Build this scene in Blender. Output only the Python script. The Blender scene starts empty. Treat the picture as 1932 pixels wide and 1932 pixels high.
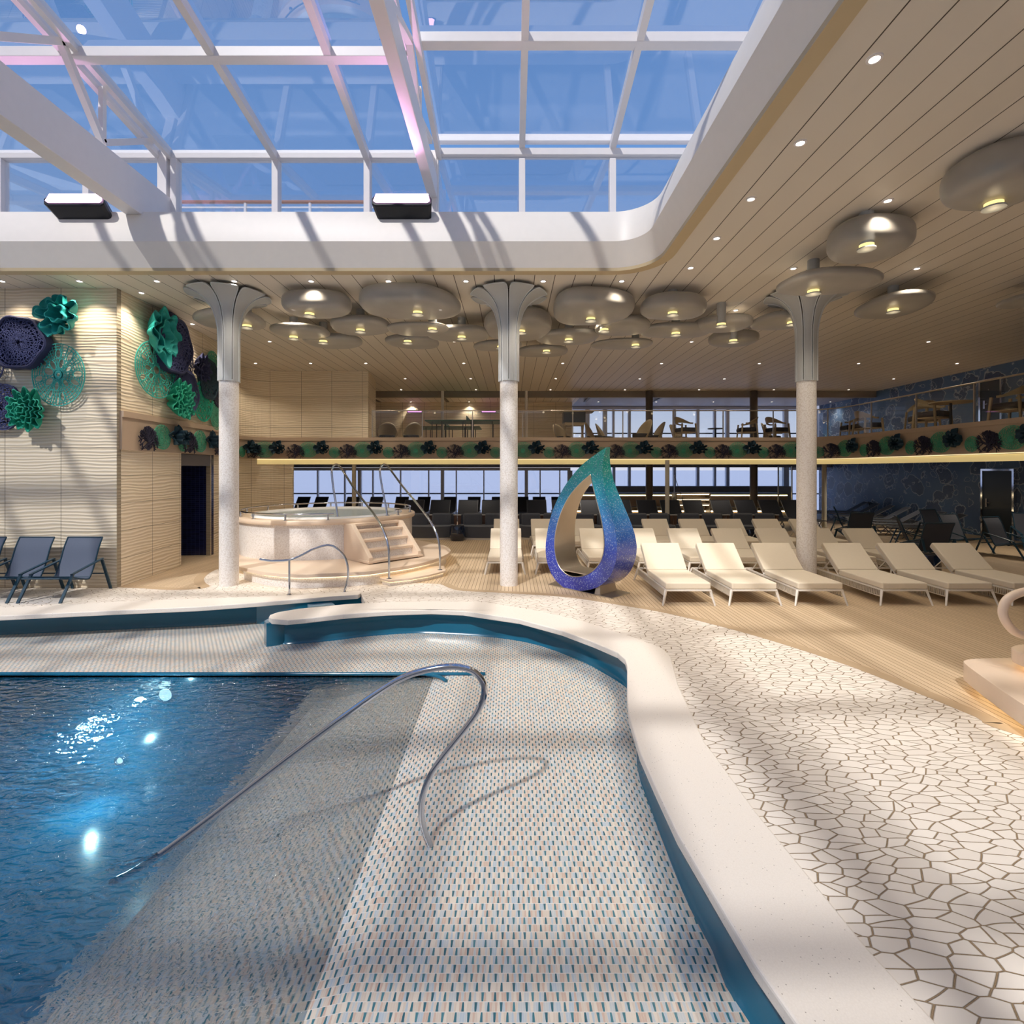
EXPO=0.08; SKY=1.0; SUN=3.3; SUNDIR=(.45,.87,-1.0); UWE=32; PEND=.5; SPOT=55; FLD=60
import bpy, bmesh, math, random
from mathutils import Vector, Matrix
from mathutils.geometry import tessellate_polygon
random.seed(7)
C = bpy.context.scene.collection
PI = math.pi
H, FP, CX, CY = 2.1, 966.0, 966.0, 887.0
HC = 3.25                       # ceiling above the eye
ZC = H + HC                     # ceiling height above deck

def P(px, py, Y):  return Vector(((px-CX)*Y/FP, Y, H-(py-CY)*Y/FP))
def G(px, py, z=0.0):
    Y = FP*(H-z)/(py-CY)
    return Vector(((px-CX)*Y/FP, Y, z))
def VPL(px, py, A, B):          # pixel ray meets the vertical plane through ground points A and B
    ux = (px-CX)/FP
    dx, dy = B[0]-A[0], B[1]-A[1]
    Y = (A[0]*dy-A[1]*dx)/(ux*dy-dx)
    return Vector((ux*Y, Y, H-(py-CY)*Y/FP))

# ---------------------------------------------------------------- mesh builder
class MB:
    def __init__(s): s.v=[]; s.f=[]; s.uv=None
    def add(s, vs, fs):
        o=len(s.v); s.v += [Vector(p) for p in vs]; s.f += [tuple(i+o for i in f) for f in fs]; return s
    def box(s, x0,x1,y0,y1,z0,z1, M=None):
        vs=[Vector((x,y,z)) for z in (z0,z1) for y in (y0,y1) for x in (x0,x1)]
        if M: vs=[M@v for v in vs]
        return s.add(vs,[(0,2,3,1),(4,5,7,6),(0,1,5,4),(2,6,7,3),(0,4,6,2),(1,3,7,5)])
    def bar(s, a, b, w, h=None, up=(0,0,1), w2=None):
        a=Vector(a); b=Vector(b); d=(b-a)
        if d.length<1e-6: return s
        d.normalize(); h=w if h is None else h
        u=Vector(up)
        if abs(d.dot(u))>.98: u=Vector((0,1,0)) if abs(d.y)<.9 else Vector((1,0,0))
        r=d.cross(u).normalized(); q=r.cross(d).normalized()
        k=1 if w2 is None else w2/w
        vs=[]
        for p,m in ((a,1),(b,k)):
            for sx,sy in ((-1,-1),(1,-1),(1,1),(-1,1)): vs.append(p+r*sx*w/2*m+q*sy*h/2*m)
        return s.add(vs,[(0,3,2,1),(4,5,6,7),(0,1,5,4),(1,2,6,5),(2,3,7,6),(3,0,4,7)])
    def tube(s, pts, r, n=10, closed=False, radii=None):
        pts=[Vector(p) for p in pts]; N=len(pts); rings=[]
        prev=None
        for i,p in enumerate(pts):
            if closed: t=pts[(i+1)%N]-pts[i-1]
            else: t=pts[min(i+1,N-1)]-pts[max(i-1,0)]
            t.normalize()
            if prev is None:
                u=Vector((0,0,1)) if abs(t.z)<.9 else Vector((1,0,0))
                a=t.cross(u).normalized()
            else:
                a=(prev-t*prev.dot(t)); a.normalize()
            prev=a; b=t.cross(a); rr=radii[i] if radii else r
            rings.append([p+(a*math.cos(2*PI*k/n)+b*math.sin(2*PI*k/n))*rr for k in range(n)])
        vs=[v for R in rings for v in R]; fs=[]
        M=N if closed else N-1
        for i in range(M):
            j=(i+1)%N
            for k in range(n): fs.append((i*n+k,i*n+(k+1)%n,j*n+(k+1)%n,j*n+k))
        if not closed: fs.append(tuple(range(n))[::-1]); fs.append(tuple((N-1)*n+k for k in range(n)))
        return s.add(vs,fs)
    def cyl(s, x,y,z0,z1,r,n=32,r2=None):
        r2=r if r2 is None else r2
        vs=[(x+r*math.cos(2*PI*k/n),y+r*math.sin(2*PI*k/n),z0) for k in range(n)]+[(x+r2*math.cos(2*PI*k/n),y+r2*math.sin(2*PI*k/n),z1) for k in range(n)]
        fs=[(k,(k+1)%n,n+(k+1)%n,n+k) for k in range(n)]+[tuple(range(n))[::-1],tuple(range(n,2*n))]
        return s.add(vs,fs)
    def lathe(s, prof, n=48, c=(0,0,0), a0=0, a1=2*PI, sx=1, sy=1):
        full=abs(a1-a0-2*PI)<1e-6; m=n if full else n+1; vs=[]; fs=[]
        for r,z in prof:
            for k in range(m):
                a=a0+(a1-a0)*k/n
                vs.append((c[0]+r*math.cos(a)*sx,c[1]+r*math.sin(a)*sy,c[2]+z))
        for i in range(len(prof)-1):
            for k in range(n):
                k2=(k+1)%m
                fs.append((i*m+k,i*m+k2,(i+1)*m+k2,(i+1)*m+k))
        return s.add(vs,fs)
    def prism(s, poly, z0, z1, holes=(), sides=True, top=True, bottom=True):
        loops=[[Vector((p[0],p[1],0)) for p in L] for L in (poly,)+tuple(holes)]
        tris=tessellate_polygon(loops); flat=[p for L in loops for p in L]; n=len(flat)
        vs=[Vector((p.x,p.y,z1)) for p in flat]+[Vector((p.x,p.y,z0)) for p in flat]; fs=[]
        for t in tris:
            a,b,c=[flat[i] for i in t]
            if (b-a).cross(c-a).z<0: t=(t[0],t[2],t[1])
            if top: fs.append(tuple(t))
            if bottom: fs.append((t[2]+n,t[1]+n,t[0]+n))
        if sides:
            o=0
            for li,L in enumerate(loops):
                m=len(L); ar=sum(L[i].x*L[(i+1)%m].y-L[(i+1)%m].x*L[i].y for i in range(m))
                ccw=(ar>0)==(li==0)
                for i in range(m):
                    j=(i+1)%m
                    q=(o+i,o+i+n,o+j+n,o+j) if ccw else (o+j,o+j+n,o+i+n,o+i)
                    fs.append(q)
                o+=m
        return s.add(vs,fs)
    def plate(s, poly3, nrm, t):       # planar 3-D polygon given thickness t along nrm
        nrm=Vector(nrm).normalized(); p0=[Vector(p) for p in poly3]
        tris=tessellate_polygon([p0]); n=len(p0)
        vs=p0+[p+nrm*t for p in p0]; fs=[]
        for tr in tris:
            fs.append(tuple(tr)); fs.append((tr[2]+n,tr[1]+n,tr[0]+n))
        for i in range(n):
            j=(i+1)%n; fs.append((i,j,j+n,i+n))
        return s.add(vs,fs)
    def build(s, name, mat=None, parent=None, smooth=None, bevel=0, recalc=True, seg=2):
        me=bpy.data.meshes.new(name); me.from_pydata([tuple(v) for v in s.v],[],s.f)
        if recalc:
            bm=bmesh.new(); bm.from_mesh(me); bmesh.ops.recalc_face_normals(bm,faces=bm.faces); bm.to_mesh(me); bm.free()
        if s.uv:
            uvl=me.uv_layers.new(name='UVMap')
            for li,l in enumerate(me.loops): uvl.data[li].uv=s.uv[l.vertex_index]
        o=bpy.data.objects.new(name,me); C.objects.link(o)
        if mat: me.materials.append(mat)
        if parent:
            o.parent=parent
            off=parent.location.copy(); q=parent.parent
            while q: off+=q.location; q=q.parent
            if off.length>1e-9: me.transform(Matrix.Translation(-off))
        if bevel:
            b=o.modifiers.new('bevel','BEVEL'); b.width=bevel; b.segments=seg; b.limit_method='ANGLE'; b.angle_limit=math.radians(35)
        if smooth:
            for p in me.polygons: p.use_smooth=True
            try: me.set_sharp_from_angle(angle=math.radians(smooth))
            except Exception: pass
        return o

def spl(pts, n=6, closed=False):      # Catmull-Rom
    pts=[Vector(p) for p in pts]; N=len(pts); out=[]
    rng=range(N) if closed else range(N-1)
    for i in rng:
        if closed: a,b,c,d=pts[i-1],pts[i],pts[(i+1)%N],pts[(i+2)%N]
        else: b,c=pts[i],pts[i+1]; a=pts[i-1] if i>0 else b*2-c; d=pts[i+2] if i+2<N else c*2-b
        for k in range(n):
            t=k/n
            out.append(.5*((2*b)+(c-a)*t+(2*a-5*b+4*c-d)*t*t+(3*b-a-3*c+d)*t**3))
    if not closed: out.append(pts[-1])
    return out

def chk(l):
    if l and len(l.replace(',',' ').split())>16: print('LONG',len(l.split()),l)
def tag(o,label=None,cat=None,group=None,kind=None):
    chk(label)
    if label: o['label']=label
    if cat: o['category']=cat
    if group: o['group']=group
    if kind: o['kind']=kind
    return o
def thing(name,label,cat,loc=(0,0,0),rz=0,group=None):
    o=bpy.data.objects.new(name,None); C.objects.link(o); o.location=loc; o.rotation_euler=(0,0,rz)
    o.empty_display_size=.1
    return tag(o,label,cat,group)
def copy_tree(o,parent=None):
    c=o.copy(); C.objects.link(c)
    if parent: c.parent=parent
    for ch in list(o.children): copy_tree(ch,c)
    return c
def place(proto,i,loc,rz=0,label=None,scale=None):
    o=proto if i==0 else copy_tree(proto)
    o.location=loc; o.rotation_euler=(0,0,rz)
    chk(label)
    if label: o['label']=label
    if scale is not None: o.scale=(scale,)*3 if not hasattr(scale,'__len__') else scale
    return o
ORD=['first','second','third','fourth','fifth','sixth','seventh','eighth','ninth','tenth','eleventh','twelfth','thirteenth','fourteenth','fifteenth','sixteenth','seventeenth','eighteenth','nineteenth','twentieth','twenty-first','twenty-second','twenty-third','twenty-fourth','twenty-fifth']

# ---------------------------------------------------------------- materials
def s2l(c): return tuple((x/12.92 if x<=.04045 else ((x+.055)/1.055)**2.4) for x in [k/255 for k in c])
def newmat(name):
    m=bpy.data.materials.new(name); m.use_nodes=True; nt=m.node_tree
    return m,nt,nt.nodes['Principled BSDF'],nt.nodes['Material Output']
def N(nt,t,**kw):
    n=nt.nodes.new(t)
    for k,v in kw.items():
        if k=='inp':
            for i,x in v.items(): n.inputs[i].default_value=x
        else: setattr(n,k,v)
    return n
def math_(nt,op,a,b=None,c=None):
    n=nt.nodes.new('ShaderNodeMath'); n.operation=op
    for i,x in enumerate((a,b,c)):
        if x is None: continue
        if isinstance(x,(int,float)): n.inputs[i].default_value=x
        else: nt.links.new(x,n.inputs[i])
    return n.outputs[0]
def mixc(nt,f,a,b,blend='MIX'):
    n=nt.nodes.new('ShaderNodeMix'); n.data_type='RGBA'; n.blend_type=blend
    for idx,x in ((0,f),(6,a),(7,b)):
        if isinstance(x,(int,float)): n.inputs[idx].default_value=x
        elif isinstance(x,tuple): n.inputs[idx].default_value=tuple(x)+((1,) if len(x)==3 else ())
        else: nt.links.new(x,n.inputs[idx])
    return n.outputs[2]
def bump(nt,b,h,strength=.3,dist=.02):
    n=N(nt,'ShaderNodeBump',inp={'Strength':strength,'Distance':dist}); nt.links.new(h,n.inputs['Height'])
    nt.links.new(n.outputs[0],b.inputs['Normal']); return n
def obj_xyz(nt,uv=False):
    tc=N(nt,'ShaderNodeTexCoord') if uv else N(nt,'ShaderNodeNewGeometry')
    out=tc.outputs['UV'] if uv else tc.outputs['Position']
    s=N(nt,'ShaderNodeSeparateXYZ'); nt.links.new(out,s.inputs[0]); return out,s.outputs[0],s.outputs[1],s.outputs[2]
def plain(name,rgb,rough=.5,metal=0,var=.0,vs=8,bmp=0,bs=60,coat=0,emit=None,es=0,sheen=0):
    m,nt,b,_=newmat(name); c=s2l(rgb)
    b.inputs['Base Color'].default_value=c+(1,); b.inputs['Roughness'].default_value=rough; b.inputs['Metallic'].default_value=metal
    tc=N(nt,'ShaderNodeTexCoord')
    no=N(nt,'ShaderNodeTexNoise',inp={'Scale':vs,'Detail':4}); nt.links.new(tc.outputs['Object'],no.inputs['Vector'])
    v=max(var,.03)
    nt.links.new(mixc(nt,no.outputs[0],tuple(x*(1-v) for x in c),tuple(min(1,x*(1+v)) for x in c)),b.inputs['Base Color'])
    if bmp:
        n2=N(nt,'ShaderNodeTexNoise',inp={'Scale':bs,'Detail':3}); nt.links.new(tc.outputs['Object'],n2.inputs['Vector'])
        bump(nt,b,n2.outputs[0],bmp,.01)
    if coat: b.inputs['Coat Weight'].default_value=coat
    if sheen: b.inputs['Sheen Weight'].default_value=sheen
    if emit: b.inputs['Emission Color'].default_value=s2l(emit)+(1,); b.inputs['Emission Strength'].default_value=es
    return m
def emis(name,rgb,s):
    m,nt,b,out=newmat(name); e=N(nt,'ShaderNodeEmission',inp={'Color':s2l(rgb)+(1,),'Strength':s}); nt.links.new(e.outputs[0],out.inputs[0]); return m
def glassmat(name,tint=(1,1,1),fac=1.0,rough=0.0):
    m,nt,b,out=newmat(name)
    t=N(nt,'ShaderNodeBsdfTransparent',inp={'Color':tint+(1,)}); g=N(nt,'ShaderNodeBsdfGlossy',inp={'Roughness':rough})
    lw=N(nt,'ShaderNodeLayerWeight',inp={'Blend':.5}); p5=math_(nt,'POWER',lw.outputs['Facing'],5.0); f=math_(nt,'MULTIPLY',math_(nt,'MULTIPLY_ADD',p5,.8,.09),fac)
    mx=N(nt,'ShaderNodeMixShader'); nt.links.new(f,mx.inputs[0]); nt.links.new(t.outputs[0],mx.inputs[1]); nt.links.new(g.outputs[0],mx.inputs[2]); nt.links.new(mx.outputs[0],out.inputs[0]); return m

M={}
M['white_paint']=plain('white_paint',(236,228,218),.45)
M['frame_white']=plain('frame_white',(232,226,224),.4)
M['lip']=plain('lip',(196,176,140),.5)
M['black_metal']=plain('black_metal',(34,34,38),.35,.4)
M['chrome']=plain('chrome',(205,208,215),.08,1)
M['teal_gloss']=plain('teal_gloss',(20,98,128),.18,0,.06,2,coat=.4)
M['cream_cushion']=plain('cream_cushion',(226,214,194),.85,0,.03,30,.15,400,sheen=.2)
M['lounger_frame']=plain('lounger_frame',(226,220,212),.4)
M['rope']=plain('rope',(196,186,170),.8)
M['dark_sling']=plain('dark_sling',(80,90,110),.7,0,.05,60,.1,500)
M['navy_frame']=plain('navy_frame',(18,56,76),.35)
M['grey_sling']=plain('grey_sling',(62,66,78),.75)
M['black_sling']=plain('black_sling',(24,26,36),.7)
M['grey_frame']=plain('grey_frame',(120,122,126),.4,.3)
M['sofa']=plain('sofa',(76,80,90),.9,0,.05,20,.15,200,sheen=.2)
M['walnut']=plain('walnut',(92,64,48),.5,0,.2,12)
M['navy_gloss']=plain('navy_gloss',(16,30,56),.12,0,.3,9,coat=.8)
M['bent_wood']=plain('bent_wood',(168,148,116),.5,0,.08,5)
M['dark_cushion']=plain('dark_cushion',(52,50,54),.9)
M['dark_column']=plain('dark_column',(88,78,68),.4)
M['cream_column']=plain('cream_column',(196,190,174),.5)
M['fascia']=plain('fascia',(184,162,140),.55,0,.03,3)
M['sand_solid']=plain('sand_solid',(228,206,182),.4,0,.03,3)
M['steel']=plain('steel',(205,197,186),.34,1,.06,4,.05,30)
M['capital']=plain('capital',(176,178,178),.5,0,.03,40)
M['capital_trim']=plain('capital_trim',(196,200,202),.4)
M['coral_navy']=plain('coral_navy',(44,48,84),.75,0,.1,30,.2,80)
M['coral_teal']=plain('coral_teal',(22,150,146),.7,0,.12,30,.3,90)
M['coral_green']=plain('coral_green',(30,158,128),.7,0,.12,30,.25,90)
M['coral_dark']=plain('coral_dark',(24,56,72),.7,0,.1,30,.2,90)
M['coral_plum']=plain('coral_plum',(46,44,64),.8,0,.1,30)
M['lace_green']=plain('lace_green',(78,160,130),.7)
M['lace_teal']=plain('lace_teal',(60,172,160),.65)
M['tub_white']=plain('tub_white',(236,238,240),.2,coat=.3)
M['table_green']=plain('table_green',(36,84,58),.5)
M['screen']=plain('screen',(34,42,56),.3)
M['door_navy']=plain('door_navy',(6,28,38),.3)
M['sill']=plain('sill',(160,162,176),.5)
M['mullion']=plain('mullion',(226,230,242),.45)
M['beige_panel']=plain('beige_panel',(150,132,116),.5,0,.04,3)
M['cove']=plain('cove',(226,206,150),.5,emit=(232,206,140),es=.45)  # strip light falling on the band is put into its own emission
M['black_rail']=plain('black_rail',(14,14,30),.3)
M['pink_tube']=plain('cream_resin',(230,208,186),.35,coat=.3)
M['soffit']=plain('soffit',(150,140,128),.6)
M['led_warm']=emis('led_warm',(255,226,176),3)
M['led_bench']=emis('led_bench',(255,226,176),7)
M['led_cove']=emis('led_cove',(255,232,180),1.3)
M['lamp_white']=emis('lamp_white',(255,240,225),14)
M['lamp_warm']=emis('lamp_warm',(255,222,140),1.6)
M['flood']=emis('flood',(255,196,250),5)
M['magenta_led']=emis('magenta_led',(250,150,240),2)
M['pool_lamp']=emis('pool_lamp',(190,240,255),3)
M['glass_sky']=glassmat('glass_sky',(.95,.96,.98),2.4,.0)
M['glass_rail']=glassmat('glass_rail',(.93,.96,.95),.9)
M['glass_win']=glassmat('glass_win',(.95,.96,.99),.5)
M['wood_rail']=plain('wood_rail',(150,82,46),.4)
M['grout_border']=plain('grout_border',(182,158,128),.55,0,.03,20)
M['concrete_step']=plain('step_light',(150,178,190),.3)

def m_wall(name,base,dark,amp=.5):
    m,nt,b,_=newmat(name); v,x,y,z=obj_xyz(nt,True)
    # carved waves run along the wall; panels 1.0 x 0.5 m with fine joints
    no=N(nt,'ShaderNodeTexNoise',inp={'Scale':1.0,'Detail':2.5,'Roughness':.45})
    mp=N(nt,'ShaderNodeMapping'); mp.inputs['Scale'].default_value=(.85,3.2,1); nt.links.new(v,mp.inputs[0]); nt.links.new(mp.outputs[0],no.inputs['Vector'])
    ph=math_(nt,'ADD',math_(nt,'MULTIPLY',y,105.0),math_(nt,'MULTIPLY',no.outputs[0],17.0))
    wv=math_(nt,'MULTIPLY_ADD',math_(nt,'SINE',ph),.5,.5)
    wv=math_(nt,'POWER',wv,1.4)
    jx=math_(nt,'ABSOLUTE',math_(nt,'SUBTRACT',math_(nt,'FRACT',math_(nt,'ADD',x,.5)),.5))
    jy=math_(nt,'ABSOLUTE',math_(nt,'SUBTRACT',math_(nt,'FRACT',math_(nt,'ADD',math_(nt,'MULTIPLY',y,2.0),.5)),.5))
    j=math_(nt,'MAXIMUM',math_(nt,'LESS_THAN',jx,.006),math_(nt,'LESS_THAN',jy,.010))
    col=mixc(nt,math_(nt,'MULTIPLY',wv,amp),s2l(dark),s2l(base))
    col=mixc(nt,j,col,tuple(k*.45 for k in s2l(dark)))
    nt.links.new(col,b.inputs['Base Color']); b.inputs['Roughness'].default_value=.6
    h=math_(nt,'SUBTRACT',wv,math_(nt,'MULTIPLY',j,1.5)); bump(nt,b,h,.5,.012); return m
M['wave_wall']=m_wall('wave_wall',(236,224,204),(216,200,172),.85)

def m_ceiling():
    m,nt,b,_=newmat('ceiling_planks'); v,x,y,z=obj_xyz(nt)
    f=math_(nt,'FRACT',math_(nt,'DIVIDE',math_(nt,'ADD',x,100*.339-.042+.1695),.339))
    j=math_(nt,'LESS_THAN',math_(nt,'ABSOLUTE',math_(nt,'SUBTRACT',f,.5)),.018)
    cid=N(nt,'ShaderNodeTexWhiteNoise',noise_dimensions='1D'); nt.links.new(math_(nt,'FLOOR',math_(nt,'DIVIDE',x,.339)),cid.inputs['W'])
    c=mixc(nt,cid.outputs[0],s2l((214,205,191)),s2l((220,211,198)))
    nt.links.new(mixc(nt,j,c,s2l((70,60,48))),b.inputs['Base Color']); b.inputs['Roughness'].default_value=.45
    bump(nt,b,math_(nt,'SUBTRACT',1.0,j),.6,.01); return m
M['ceiling']=m_ceiling()
def m_deck():
    m,nt,b,_=newmat('deck_planks'); v,x,y,z=obj_xyz(nt); W=.066
    q=math_(nt,'DIVIDE',math_(nt,'ADD',x,66.0),W); f=math_(nt,'FRACT',q)
    j=math_(nt,'LESS_THAN',f,.11)
    cid=N(nt,'ShaderNodeTexWhiteNoise',noise_dimensions='1D'); nt.links.new(math_(nt,'FLOOR',q),cid.inputs['W'])
    mp=N(nt,'ShaderNodeMapping'); mp.inputs['Scale'].default_value=(60,2.2,1); nt.links.new(v,mp.inputs[0])
    no=N(nt,'ShaderNodeTexNoise',inp={'Scale':1,'Detail':4}); nt.links.new(mp.outputs[0],no.inputs['Vector'])
    c=mixc(nt,cid.outputs[0],s2l((198,176,146)),s2l((212,190,160)))
    c=mixc(nt,math_(nt,'MULTIPLY',no.outputs[0],.35),c,s2l((170,146,116)))
    nt.links.new(mixc(nt,j,c,s2l((110,84,58))),b.inputs['Base Color']); b.inputs['Roughness'].default_value=.5
    bump(nt,b,math_(nt,'SUBTRACT',1.0,j),.4,.006); return m
M['deck']=m_deck()
def m_paving():
    m,nt,b,_=newmat('crazy_paving'); v,x,y,z=obj_xyz(nt)
    mp=N(nt,'ShaderNodeMapping'); mp.inputs['Rotation'].default_value=(0,0,math.radians(24)); mp.inputs['Scale'].default_value=(7.2,15.5,1)
    nt.links.new(v,mp.inputs[0])
    no=N(nt,'ShaderNodeTexNoise',inp={'Scale':2.2,'Detail':1}); nt.links.new(v,no.inputs['Vector'])
    ad=N(nt,'ShaderNodeVectorMath',operation='MULTIPLY_ADD'); ad.inputs[1].default_value=(1.1,1.1,0); nt.links.new(no.outputs['Color'],ad.inputs[0]); nt.links.new(mp.outputs[0],ad.inputs[2])
    vo=N(nt,'ShaderNodeTexVoronoi',feature='DISTANCE_TO_EDGE',voronoi_dimensions='2D',inp={'Scale':1.0,'Randomness':.95}); nt.links.new(ad.outputs[0],vo.inputs['Vector'])
    vc=N(nt,'ShaderNodeTexVoronoi',feature='F1',voronoi_dimensions='2D',inp={'Scale':1.0,'Randomness':.95}); nt.links.new(ad.outputs[0],vc.inputs['Vector'])
    g=math_(nt,'LESS_THAN',vo.outputs['Distance'],.034)
    sp=N(nt,'ShaderNodeSeparateColor'); nt.links.new(vc.outputs['Color'],sp.inputs[0])
    st=mixc(nt,sp.outputs[0],s2l((226,217,206)),s2l((236,228,218)))
    fn=N(nt,'ShaderNodeTexNoise',inp={'Scale':260,'Detail':2}); nt.links.new(v,fn.inputs['Vector'])
    gr=mixc(nt,fn.outputs[0],s2l((92,72,50)),s2l((190,164,130)))
    nt.links.new(mixc(nt,g,st,gr),b.inputs['Base Color']); b.inputs['Roughness'].default_value=.55
    mr=N(nt,'ShaderNodeMapRange',inp={1:.02,2:.055}); nt.links.new(vo.outputs['Distance'],mr.inputs[0])
    bump(nt,b,mr.outputs[0],.7,.012); return m
M['paving']=m_paving()
def m_terrazzo():
    m,nt,b,_=newmat('terrazzo'); v,x,y,z=obj_xyz(nt)
    vo=N(nt,'ShaderNodeTexVoronoi',inp={'Scale':55,'Randomness':1}); nt.links.new(v,vo.inputs['Vector'])
    sp=N(nt,'ShaderNodeSeparateColor'); nt.links.new(vo.outputs['Color'],sp.inputs[0])
    d=math_(nt,'MULTIPLY',math_(nt,'LESS_THAN',vo.outputs['Distance'],.16),math_(nt,'GREATER_THAN',sp.outputs[0],.78))
    vo2=N(nt,'ShaderNodeTexVoronoi',inp={'Scale':120}); nt.links.new(v,vo2.inputs['Vector'])
    c=mixc(nt,math_(nt,'MULTIPLY',vo2.outputs['Distance'],.5),s2l((238,230,220)),s2l((224,215,204)))
    nt.links.new(mixc(nt,math_(nt,'MULTIPLY',d,.6),c,s2l((120,105,92))),b.inputs['Base Color']); b.inputs['Roughness'].default_value=.4; return m
M['terrazzo']=m_terrazzo()
def m_tiles():
    m,nt,b,_=newmat('pool_tiles'); v,x,y,z=obj_xyz(nt)
    RH,TW=.0452,.0118
    q=math_(nt,'DIVIDE',math_(nt,'ADD',y,50.0),RH); row=math_(nt,'FLOOR',q); fy=math_(nt,'FRACT',q)
    odd=math_(nt,'MODULO',row,2.0)
    sgn=math_(nt,'MULTIPLY_ADD',odd,2.0,-1.0)
    xo=math_(nt,'ADD',math_(nt,'DIVIDE',math_(nt,'ADD',x,60.0),TW),math_(nt,'MULTIPLY',row,2.5))
    c0=math_(nt,'FLOOR',xo); par=math_(nt,'MULTIPLY_ADD',math_(nt,'MODULO',c0,2.0),2.0,-1.0)
    # tapered tiles: the joint between neighbours leans one way, then the other
    sh=math_(nt,'MULTIPLY',math_(nt,'MULTIPLY',math_(nt,'SUBTRACT',fy,.5),.36),math_(nt,'MULTIPLY',sgn,par))
    fx=math_(nt,'FRACT',xo)
    left=math_(nt,'LESS_THAN',fx,math_(nt,'MAXIMUM',sh,0.0))
    right=math_(nt,'GREATER_THAN',fx,math_(nt,'ADD',1.0,math_(nt,'MINIMUM',math_(nt,'MULTIPLY',sh,-1.0),0.0)))
    cell=math_(nt,'SUBTRACT',math_(nt,'ADD',c0,right),left)
    wn=N(nt,'ShaderNodeTexWhiteNoise',noise_dimensions='2D'); cb=N(nt,'ShaderNodeCombineXYZ'); nt.links.new(cell,cb.inputs[0]); nt.links.new(row,cb.inputs[1]); nt.links.new(cb.outputs[0],wn.inputs['Vector'])
    rmp=N(nt,'ShaderNodeValToRGB'); cr=rmp.color_ramp; cr.interpolation='CONSTANT'
    cols=[(0,(214,200,184)),(.3,(196,200,200)),(.5,(224,212,196)),(.68,(208,182,164)),(.84,(184,196,204))]
    while len(cr.elements)<len(cols): cr.elements.new(.5)
    for e,(p,c) in zip(cr.elements,cols): e.position=p; e.color=s2l(c)+(1,)
    nt.links.new(wn.outputs[0],rmp.inputs[0])
    dk=math_(nt,'LESS_THAN',math_(nt,'MODULO',cell,5.0),.5)
    tone=mixc(nt,wn.outputs[0],s2l((30,92,108)),s2l((70,130,142)))
    col=mixc(nt,dk,rmp.outputs[0],tone)
    jy=math_(nt,'LESS_THAN',fy,.07)
    jx=math_(nt,'LESS_THAN',math_(nt,'ABSOLUTE',math_(nt,'SUBTRACT',math_(nt,'ABSOLUTE',math_(nt,'SUBTRACT',fx,.5)),.5)),.05)
    g=math_(nt,'MAXIMUM',jy,math_(nt,'MULTIPLY',jx,.6))
    nt.links.new(mixc(nt,g,col,s2l((228,222,214))),b.inputs['Base Color']); b.inputs['Roughness'].default_value=.3; return m
M['tiles']=m_tiles()
def m_penny():
    m,nt,b,_=newmat('penny_mosaic'); tc=N(nt,'ShaderNodeTexCoord')
    vo=N(nt,'ShaderNodeTexVoronoi',inp={'Scale':46,'Randomness':1.0}); nt.links.new(tc.outputs['Object'],vo.inputs['Vector'])
    g=N(nt,'ShaderNodeMapRange',inp={1:.4,2:.75}); nt.links.new(vo.outputs['Distance'],g.inputs[0])
    nt.links.new(mixc(nt,g.outputs[0],s2l((240,235,230)),s2l((222,214,206))),b.inputs['Base Color']); b.inputs['Roughness'].default_value=.35
    bump(nt,b,g.outputs[0],-.15,.003); return m
M['penny']=m_penny()
def m_navytile():
    m,nt,b,_=newmat('navy_tiles'); v,x,y,z=obj_xyz(nt,True)
    br=N(nt,'ShaderNodeTexBrick',offset=.0,inp={'Color1':s2l((14,18,52))+(1,),'Color2':s2l((26,32,76))+(1,),'Mortar':s2l((60,66,110))+(1,),'Scale':1,'Mortar Size':.004,'Brick Width':.10,'Row Height':.05})
    nt.links.new(v,br.inputs['Vector']); nt.links.new(br.outputs[0],b.inputs['Base Color']); b.inputs['Roughness'].default_value=.15; return m
M['navy_tiles']=m_navytile()
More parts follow.
